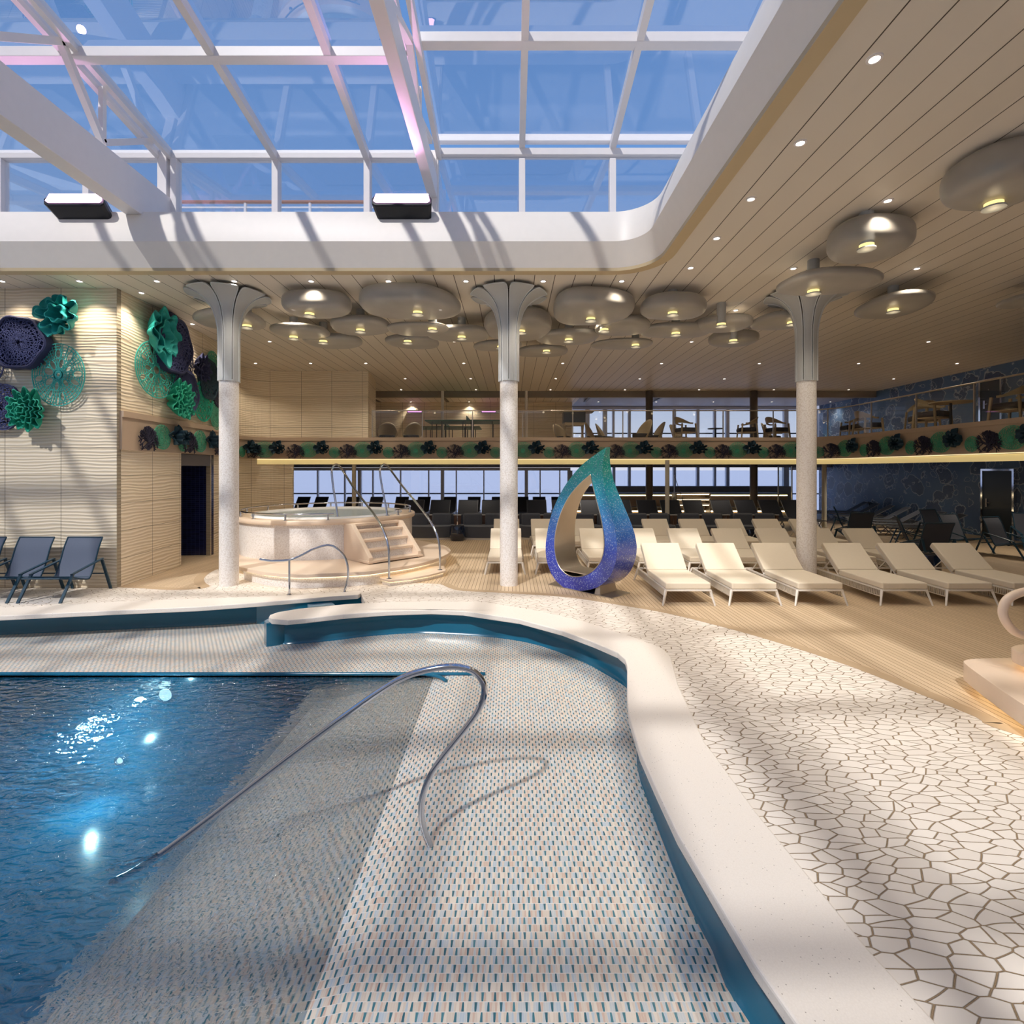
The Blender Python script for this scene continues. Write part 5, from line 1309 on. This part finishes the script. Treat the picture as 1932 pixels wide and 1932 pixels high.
# frames: wall runs away from camera, so local x points into depth
SA=[]
t=art('ruffle_coral','teal ruffled coral high on the receding wood wall'); side_art(t,283,630)
for kk,(rr,lb,sd) in enumerate(((.58,8,31),(.42,6,32),(.27,4,36))):
    for q in ruffle('r','c',rr,.32,lb,sd,1,amp=.32,th=.025,core=.4): setobj(q,'ruffle','coral_teal',t,50)
t=art('mesh_drum','navy mesh drum beside the teal ruffled coral on the receding wall'); side_art(t,314,650)
setobj(drum_shell(.62,.18,hexs),'shell','coral_navy',t,40); setobj(lattice(.58,9,34,.018,13,y=-.16,shape=hexs,jit=.4,thick=.02),'mesh_face','mesh_lit',t)
m_=MB(); m_.add([(.57*math.cos(2*PI*k/40),-.05,.57*math.sin(2*PI*k/40)) for k in range(40)],[tuple(range(40))]); setobj(m_,'back_plate','coral_navy',t)
t=art('lace_disc','tall teal lace disc below the teal ruffled coral on the receding wall'); side_art(t,287,698)
setobj(lace(.58,8,34,.011,15,14,sz=.95,sx=1.15),'lace','lace_teal',t)
t=art('mesh_leaf','small dark wire mesh leaf in the middle of the receding wall'); side_art(t,343,682)
setobj(lattice(.33,6,18,.013,17,y=-.05,jit=.5,sz=1.0),'mesh_face','coral_plum',t)
t=art('ruffle_coral','bright green ruffled coral on the receding wall above the ledge'); side_art(t,321,755)
for rr,lb,sd in ((.46,12,41),(.35,10,42),(.25,8,46),(.15,5,47)):
    for q in ruffle('r','c',rr,.30,lb,sd,1,amp=.28,th=.02,core=.5): setobj(q,'ruffle','coral_green',t,50)
t=art('mesh_shell','navy pierced shell right of the green ruffled coral on the receding wall'); side_art(t,344,741)
setobj(drum_shell(.50,.06,hexs),'shell','coral_navy',t,40); setobj(lattice(.50,8,26,.045,19,y=-.06,jit=.4,shape=hexs,drop=.05),'mesh_face','mesh_lit',t)
t=art('ruffle_coral','small navy ruffled coral in the middle of the receding wall'); side_art(t,367,695)
for rr,lb,sd in ((.36,10,43),(.26,7,44),(.15,5,48)):
    for q in ruffle('r','c',rr,.2,lb,sd,1,amp=.28,th=.02,core=.5): setobj(q,'ruffle','coral_navy',t,50)
t=art('mesh_shell','dark green mesh oval near the left column'); side_art(t,387,716)
setobj(drum_shell(.48,.08,hexs),'shell','coral_dark',t,40); setobj(lattice(.48,8,24,.03,23,y=-.08,jit=.5,shape=hexs),'mesh_face','coral_dark',t)
t=art('lace_disc','green lace oval high beside the left column'); side_art(t,397,692)
setobj(lattice(.38,7,26,.012,25,y=-.03,jit=.3),'lace','lace_green',t)
t=art('coral_fan','green branching fan lattice low beside the left column'); side_art(t,377,757)
setobj(lattice(.46,6,22,.03,27,y=-.05,jit=.9,sz=1.0,drop=.15),'branches','coral_green',t)
t=art('lace_disc','small green lace oval lowest beside the left column'); side_art(t,402,783)
setobj(lattice(.36,7,24,.014,29,y=-.04,jit=.3),'lace','lace_green',t)
t=art('mesh_shell','dark branching mesh half hidden by the left column'); side_art(t,407,735)
setobj(drum_shell(.46,.05,hexs),'shell','coral_plum',t,40); setobj(lattice(.46,7,22,.03,33,y=-.06,jit=.8),'mesh_face','coral_plum',t)

# --- repeated ornaments along the ledge
seg=[0]
for a,b in zip(bal,bal[1:]): seg.append(seg[-1]+(Vector(b)-Vector(a)).length)
def bal_at_s(s):
    s=max(0,min(seg[-1]-1e-6,s))
    for i in range(len(bal)-1):
        if seg[i]<=s<=seg[i+1]:
            a,b=Vector(bal[i]),Vector(bal[i+1]); f=(s-seg[i])/(seg[i+1]-seg[i]); p=a+(b-a)*f; d=(b-a); return p.x,p.y,math.atan2(d.y,d.x)
def bal_s(px,lo=0,hi=None):
    ux=(px-CX)/FP; out=[]
    for i,(a,b) in enumerate(zip(bal,bal[1:])):
        dx,dy=b[0]-a[0],b[1]-a[1]; den=dx-ux*dy
        if abs(den)<1e-9: continue
        s=(ux*a[1]-a[0])/den
        if -1e-6<=s<=1+1e-6: out.append((a[1]+dy*s,seg[i]+s*(seg[i+1]-seg[i])))
    out.sort(); return out[0][1] if out else None
def proto(name,cat,label,build): 
    t=thing(name,label,cat,(0,0,0),0,{'coral_fan':'dark coral fans on the ledge','lace_fan':'green lace fans on the ledge','flower_coral':'dark flower corals on the ledge','lace_bud':'small green lace buds on the ledge'}[name]); build(t); return t
def b_fan(t): setobj(fan(.64,9,.015),'branches','coral_plum',t)
def b_lace(t):
    sh=lambda a: 1+.18*math.sin(a+.6)+.10*math.cos(2*a)
    setobj(lattice(.27,7,22,.0075,51,y=-.04,jit=.2,shape=sh),'lace','lace_green',t)
    m_=MB(); m_.add([(.07*math.cos(2*PI*k/20),-.035,.07*math.sin(2*PI*k/20)) for k in range(20)]+[(.07*math.cos(2*PI*k/20),-.025,.07*math.sin(2*PI*k/20)) for k in range(20)],[tuple(range(20)),tuple(range(20,40))[::-1]]+[(k,(k+1)%20,20+(k+1)%20,20+k) for k in range(20)]); setobj(m_,'centre','lace_green',t)
def b_flower(t):
    setobj(petals(.26,6,71,.12,.016),'petals','coral_dark',t,40)
    for q in ruffle('r','c',.17,.20,8,72,1,amp=.42,th=.014): o=setobj(q,'ruffle','coral_dark',t,50); o.location=(.12,-.03,-.02)
def b_bud(t): setobj(lattice(.17,5,15,.008,55,y=-.03,jit=.2),'lace','lace_green',t)
PF=proto('coral_fan','wall ornament','x',b_fan); PL=proto('lace_fan','wall ornament','x',b_lace); PW=proto('flower_coral','wall ornament','x',b_flower); PB=proto('lace_bud','wall ornament','x',b_bud)
items=[]
pxs=[('f',271),('l',295),('w',320),('b',337),('f',350.5),('l',368),('w',387),('f',405),('b',452),('w',465),('f',479),('l',497),('w',525),('f',560),('l',582),('w',608.5),('b',632.6)]
for k,px in pxs: items.append((k,bal_s(px)))
s0=bal_s(658.5); per=bal_s(759)-s0
for k in range(0,16):
    for kk,ph in (('f',0),('l',.26),('w',.5),('b',.75)):
        s=s0+(k+ph)*per
        if s<seg[-1]-12.2: items.append((kk,s))
cnt={'f':0,'l':0,'w':0,'b':0}; pr={'f':PF,'l':PL,'w':PW,'b':PB}; zz={'f':2.77,'l':2.7301,'w':2.82,'b':2.68}
nm={'f':'dark branching coral fan','l':'green lace fan','w':'dark teal flower coral','b':'small green lace bud'}
where=lambda x,y: 'on the receding left ledge' if y<15.5 and x<0 else ('on the side balcony front at right' if x>10 else 'on the balcony front facing the pool')
cw={}
for kk,s in sorted(items,key=lambda q:q[1]):
    x,y,a=bal_at_s(s); off=.055
    wv=where(x,y); cw[(kk,wv)]=cw.get((kk,wv),0)+1
    n=cw[(kk,wv)]
    o=place(pr[kk],cnt[kk],(x+math.sin(a)*off,y-math.cos(a)*off,zz[kk]),a,nm[kk]+' '+wv+', '+ORD[n-1]+' from the left'); cnt[kk]+=1

# ================================================================ glass balustrade
bl=thing('glass_balustrade','clear glass balustrade with slim top rail along the upper deck','balustrade',(0,16.9,zf2))
bpth=[(-4.6,16.86)]+[p for p in offp(bal,-.06) if p[1]>=14.3 and p[0]>-4.5 or p[0]>10.2]
bpth=[p for p in bpth if p[1]>3]
m_=MB(); m_.tube([(x,y,4.06) for x,y in bpth],.02,8); m_.build('top_rail',M['steel'],bl,smooth=60)
band_=MB(); vs=[];fs=[]
for x,y in bpth: vs+=[(x,y,3.12),(x,y,4.05)]
for i in range(len(bpth)-1): fs.append((2*i,2*i+2,2*i+3,2*i+1))
band_.add(vs,fs); band_.build('glass_pane',M['glass_rail'],bl)
acc=0; last=Vector(bpth[0])
def walk(step):
    out=[]; rem=0
    for a,b in zip(bpth,bpth[1:]):
        a=Vector(a);b=Vector(b);L=(b-a).length; s=rem
        while s<L: out.append(a+(b-a)*(s/L)); s+=step
        rem=s-L
    return out
for p in walk(1.65):
    m_=MB(); m_.box(p.x-.015,p.x+.015,p.y-.015,p.y+.015,3.12,4.05); m_.build('post',M['steel'],bl)

# ================================================================ upper deck furniture
def bent_chair(label):
    t=thing('armchair',label,'chair',(0,0,0),0,'bentwood armchairs on the upper deck'); t.scale=(1.12,1.12,1.15)
    W=.33
    # shell back that sweeps into the arms
    vs=[];fs=[];n=20
    for i in range(n+1):
        a=PI*(-.12)+PI*1.24*i/n; c=math.cos(a); s=math.sin(a); r=W
        mid=max(0,s); zb=.60+.05*mid; zt=.645+.20*mid**1.3
        for rr in (r,r-.02):
            vs+=[(rr*c,.28+rr*s*.9,zb),(rr*c*1.03,.28+rr*s*.9+.05*mid,zt)]
    for i in range(n):
        a=4*i;b=a+4; fs+=[(a,b,b+1,a+1),(a+2,a+3,b+3,b+2),(a+1,b+1,b+3,a+3),(a,a+2,b+2,b)]
    fs+=[(0,1,3,2),(4*n,4*n+2,4*n+3,4*n+1)]
    m_=MB(); m_.add(vs,fs); o=m_.build('backrest',M['bent_wood'],None,smooth=50); o.parent=t
    m_=MB(); m_.box(-.27,.27,.0,.52,.36,.50); o=m_.build('seat',M['dark_cushion'],None,bevel=.05); o.parent=t
    for x,y,z in ((-.30,.08,.62),(.30,.08,.62),(-.24,.52,.62),(.24,.52,.62)):
        m_=MB(); m_.bar((x*1.15,y+(.05 if y>.3 else -.05),0),(x,y,z),.035,.035,w2=.045); o=m_.build('leg',M['bent_wood'],None); o.parent=t
    m_=MB(); m_.box(-.26,.26,.02,.50,.33,.36); o=m_.build('seat_frame',M['bent_wood'],None); o.parent=t
    return t
BC=bent_chair('x'); i=0
for px,Y,rz,l in ((1307,19,-PI/2+.2+PI,'left one of the pair between the dark pillars'),(1392,19,PI/2+PI-.2+.0,'right one of the pair between the dark pillars'),(1479,19,PI/2+.2,'left of the right column'),(1590,18.0,-PI/2-.2,'just right of the right column'),
    (1655,17.0,PI/2,'low behind the curved glass'),(1735,15.0,PI-.4,'at the round table seen through the side glass'),(1785,13.4,.4,'beside the tan round table'),(1880,12.2,PI+.3,'largest, before the dark upper door')):
    x=X_(px,Y); place(BC,i,(x,Y,3.09),rz,'tan bentwood armchair with dark seat, '+l); i+=1
def rtable(x,y,r,h,label,top='bent_wood'):
    t=thing('cafe_table',label,'table',(x,y,3.09))
    m_=MB(); m_.cyl(x,y,3.09+h-.03,3.09+h,r,32); m_.build('table_top',M[top],t,bevel=.006)
    m_=MB(); m_.cyl(x,y,3.11,3.09+h-.03,.03,16); m_.build('pedestal',M['black_metal'],t)
    m_=MB(); m_.cyl(x,y,3.09,3.115,r*.55,24); m_.build('base',M['black_metal'],t)
rtable(X_(1350,19.2),19.2,.28,.58,'small dark pedestal table between the pair of bentwood armchairs','black_metal')
rtable(X_(1800,12.9),13.0,.45,.74,'tan round pedestal table seen through the side balustrade')
def shell_chair(label):
    t=thing('lounge_chair',label,'chair',(0,0,0),0,'tan shell lounge chairs on the upper deck')
    m_=MB(); vs=[];fs=[];n=14;q=8
    for i in range(n+1):
        u=i/n; a=PI*(.02+.96*u)
        for j in range(q+1):
            v=j/q; h=.22+ (.62*math.sin(a)**.7+.06)*v; rr=.30+.10*v
            for th_ in (0,):
                vs.append((rr*math.cos(a),.2+rr*math.sin(a)*.85+.08*v,h))
    for i in range(n):
        for j in range(q): b=i*(q+1)+j; fs.append((b,b+1,b+q+2,b+q+1))
    m_.add(vs,fs); o=m_.build('shell',M['bent_wood'],None,smooth=60); o.parent=t
    s=o.modifiers.new('s','SOLIDIFY'); s.thickness=.025
    m_=MB(); m_.cyl(0,.2,.22,.36,.30,24); o=m_.build('seat',M['dark_cushion'],None,bevel=.03); o.parent=t
    m_=MB(); m_.cyl(0,.2,0,.22,.05,16); m_.cyl(0,.2,0,.03,.24,24); o=m_.build('base',M['bent_wood'],None); o.parent=t
    return t
SH=shell_chair('x')
for i,(px,Y,rz,l) in enumerate(((1070,20.5,.8,'behind the games cabinet'),(1132,20,1.5,'left one of the pair left of the dark pillar'),(1152,20.6,1.2,'rear one of the group left of the dark pillar'),(1200,18.9,-1.2,'rear one beside the dark pillar'),(1225,20,-1.5,'right one of the pair at the dark pillar'),(1292,20.8,.8,'half hidden behind the armchair pair'),(1468,20.2,.9,'left of the right column behind an armchair'),(730,19.6,.2,'pale one at the far left of the games room'),(772,19.6,-.2,'pale one below the table tennis tables'))):
    place(SH,i,(X_(px,Y),Y,3.09),rz,'tan shell lounge chair upstairs, '+l)
def pingpong(x0,x1,py,Y,label):
    t=thing('table_tennis_table',label,'games table',((X_(x0,Y)+X_(x1,Y))/2,Y,3.09))
    a,b=X_(x0,Y),X_(x1,Y); z=H-(py-CY)*Y/FP; zt=z
    m_=MB(); m_.box(a,b,Y,Y+1.4,zt-.04,zt); m_.build('table_top',M['table_green'],t)
    for x in (a+.25,a+.6,(a+b)/2-.15,(a+b)/2+.15,b-.6,b-.25):
        for y in (Y+.15,Y+1.25):
            m_=MB(); m_.bar((x,y,zt-.04),(x,y,3.09),.03,.03); m_.build('leg',M['black_metal'],t)
    m_=MB(); m_.box((a+b)/2-.01,(a+b)/2+.01,Y-.05,Y+1.45,zt,zt+.14); m_.build('net',M['table_green'],t)
pingpong(801,960,792,18.4,'larger green table tennis table in the upper games room')
pingpong(774,905,804,20.2,'farther green table tennis table behind the larger one')
t=thing('games_cabinet','dark screened games cabinet on trestle legs right of the middle column','games table',(X_(1084,18.5),18.5,3.09))
a,b=X_(1063,18.5),X_(1105,18.5); z1=H-(777-CY)*18.5/FP; z0=H-(797-CY)*18.5/FP
m_=MB(); m_.box(a,b,18.5,19.0,z0,z1); m_.build('cabinet',M['screen'],t,bevel=.01)
m_=MB(); m_.box(a-.1,b+.3,18.45,19.1,z1,z1+.04); m_.box(a+.05,b-.05,18.5,19.0,z0-.1,z0); m_.build('frame',M['bent_wood'],t)
for x in (a+.08,b-.08):
    m_=MB(); m_.bar((x,18.6,z0-.05),(x-.05,18.6,3.09),.07,.05); m_.build('leg',M['bent_wood'],t)
    m_=MB(); m_.bar((x,18.95,z0-.05),(x+.05,18.95,3.09),.07,.05); m_.build('leg',M['bent_wood'],t)
for px,l in ((782,'left'),(922,'right')):
    a=X_(px-13,23.2); b=X_(px+13,23.2); z=H-(776-CY)*23.2/FP
    t=thing('neon_sign_light','slim pink glowing wall light in the games room, the %s one'%l,'wall light',((a+b)/2,23.2,z))
    m_=MB(); m_.box(a,b,23.2,23.24,z-.03,z+.03); m_.build('tube',M['magenta_led'],t); m_=MB(); m_.box(a-.03,b+.03,23.24,23.36,z-.05,z+.05); m_.build('housing',M['black_metal'],t)

# ================================================================ lounge bench with glowing shelves
t=thing('lounge_bench','curved beige lounge bench with glowing ledge below the sea windows','bench',(X_(1300,22),22,0))
a,b=X_(1076,22),X_(1486,22); zb=H-44*22/FP
m_=MB(); m_.box(a,b,22.0,22.5,.55,zb-.12); m_.build('back_panel',M['beige_panel'],t)
m_=MB(); m_.box(a,b,21.9,23.4,zb-.06,zb); m_.build('ledge',M['soffit'],t)
m_=MB(); m_.box(a,b,22.01,22.04,zb-.10,zb-.062); m_.build('glow_strip',M['led_bench'],t)
m_=MB(); m_.box(a,b,21.3,22.0,.42,.52); m_.build('seat',M['dark_column'],t,bevel=.02)
m_=MB(); m_.box(a,b,21.35,21.38,.36,.41); m_.build('glow_strip',M['led_bench'],t)
m_=MB(); m_.box(a,b,21.4,22.0,0,.36); m_.build('base',M['beige_panel'],t)
t=thing('shelf_unit','low stepped shelf unit with glowing edges in the middle of the lounge bench','shelves',(X_(1303,21.2),21.2,0))
a,b=X_(1272,21.2),X_(1334,21.2)
for z in (1.12,.90,.68):
    m_=MB(); m_.box(a,b,20.9,21.4,z,z+.05); m_.build('shelf',M['soffit'],t); m_=MB(); m_.box(a+.03,b-.03,20.91,20.93,z-.03,z-.001); m_.build('glow_strip',M['led_bench'],t)
m_=MB(); m_.box(a-.04,a,20.9,21.4,0,1.17); m_.build('side_panel',M['dark_column'],t); m_=MB(); m_.box(b,b+.04,20.9,21.4,0,1.17); m_.build('side_panel',M['dark_column'],t)
m_=MB(); m_.box(a,b,21.38,21.4,0,1.17); m_.build('back_panel',M['beige_panel'],t)
t=thing('stair_rail','thin chrome rail slanting in front of the sea windows','handrail',(X_(1280,20.5),20.5,0))
m_=MB(); p0=P(1272,896,20.5); p1=P(1291,952,20.5); m_.tube([(p0.x,20.5,0),p0,p1,(p1.x,20.5,0)],.02,8); m_.build('tube',M['chrome'],t)
t=thing('glass_screen','small clear glass screen on posts left of the right column','screen',(X_(1482,20),20,0))
a=X_(1468,20); b=X_(1495,20)
m_=MB(); m_.box(a,b,20,20.02,.25,H+.15); m_.build('pane',M['glass_rail'],t); 
for x in (a,b-.03):
    m_=MB(); m_.box(x,x+.03,19.98,20.04,0,H+.15); m_.build('post',M['steel'],t)

# ================================================================ doors on the right wall
def rdoor(n,Y0,Y1,z0,z1,label):
    t=thing('door_%d'%n,label,'door',(14.97,(Y0+Y1)/2,z0)); t['kind']='structure'
    m_=MB(); m_.box(14.93,14.99,Y0,Y1,z0,z1); m_.build('leaf',M['door_navy'],t)
    m_=MB(); m_.box(14.90,14.999,Y0-.06,Y0,z0,z1+.06); m_.box(14.90,14.999,Y1,Y1+.06,z0,z1+.06); m_.box(14.90,14.999,Y0,Y1,z1,z1+.06); m_.build('door_frame',M['chrome'],t)
    m_=MB(); lf=[o for o in t.children if o.name.startswith('leaf')][0]; m_.box(14.90,14.93,Y1-.16,Y1-.10,z0+.95,z0+1.2); m_.bar((14.88,Y1-.14,z0+1.08),(14.88,Y1-.28,z0+1.08),.02,.02); m_.build('door_handle',M['chrome'],lf)
rdoor(1,X_(15,1)*0+15*966/949*1.0,15*966/(1859-966),0,2.08,'dark navy door in the patterned wall')
rdoor(2,15.05*966/(1895-966),15.05*966/(1858-966),3.09,4.9,'dark upper door in the patterned wall')

# ================================================================ sculpture podium at right
pd=[(4.27,4.80),(4.13,4.42),(3.99,3.98),(3.90,3.5),(4.05,3.1),(4.6,2.85),(5.4,2.9),(6.1,3.3),(6.3,4.1),(5.9,4.75),(5.2,4.97),(4.6,4.98),(4.36,4.93)]
pdo=[tuple(v[:2]) for v in spl([(x,y,0) for x,y in pd],4,True)]
t=thing('podium','stepped cream podium of two rounded slabs with light glowing under it, at the right edge','podium',(5,4,0))
m_=MB(); m_.prism(pdo,.10,.27); m_.build('lower_slab',M['pink_tube'],t,bevel=.015)
m_=MB(); m_.prism(inset(pdo,.14),0,.10); m_.build('plinth',M['black_metal'],t)
m_=MB(); m_.prism(inset(pdo,.12),.075,.099); m_.build('glow_strip',M['led_bench'],t)
up=[(4.66,4.78),(4.58,4.5),(4.55,4.0),(4.6,3.5),(5.1,3.2),(5.7,3.5),(5.9,4.1),(5.5,4.65),(5.0,4.86)]
upo=[tuple(v[:2]) for v in spl([(x,y,0) for x,y in up],4,True)]
m_=MB(); m_.prism(upo,.33,.45); m_.build('upper_slab',M['pink_tube'],t,bevel=.015)
m_=MB(); m_.prism(inset(upo,.10),.27,.33); m_.build('plinth',M['led_warm'],t)
t=thing('loop_sculpture','cream tubular loop sculpture standing on the podium, cut by the right edge','sculpture',(4.95,4.6,.45))
A=(4.4,4.6);B=(5.4,4.6)
pts=[VPL(x,y,A,B) for x,y in [(2010,1180),(1975,1200),(1945,1202),(1915,1192),(1898,1173),(1892,1153),(1900,1132),(1920,1120),(1950,1113),(1985,1112),(2030,1125),(2060,1160),(2055,1220)]]
m_=MB(); m_.tube(spl(pts,5)+[Vector((pts[-1].x,pts[-1].y,.45))],.036,14); m_.build('tube',M['pink_tube'],t,smooth=60)
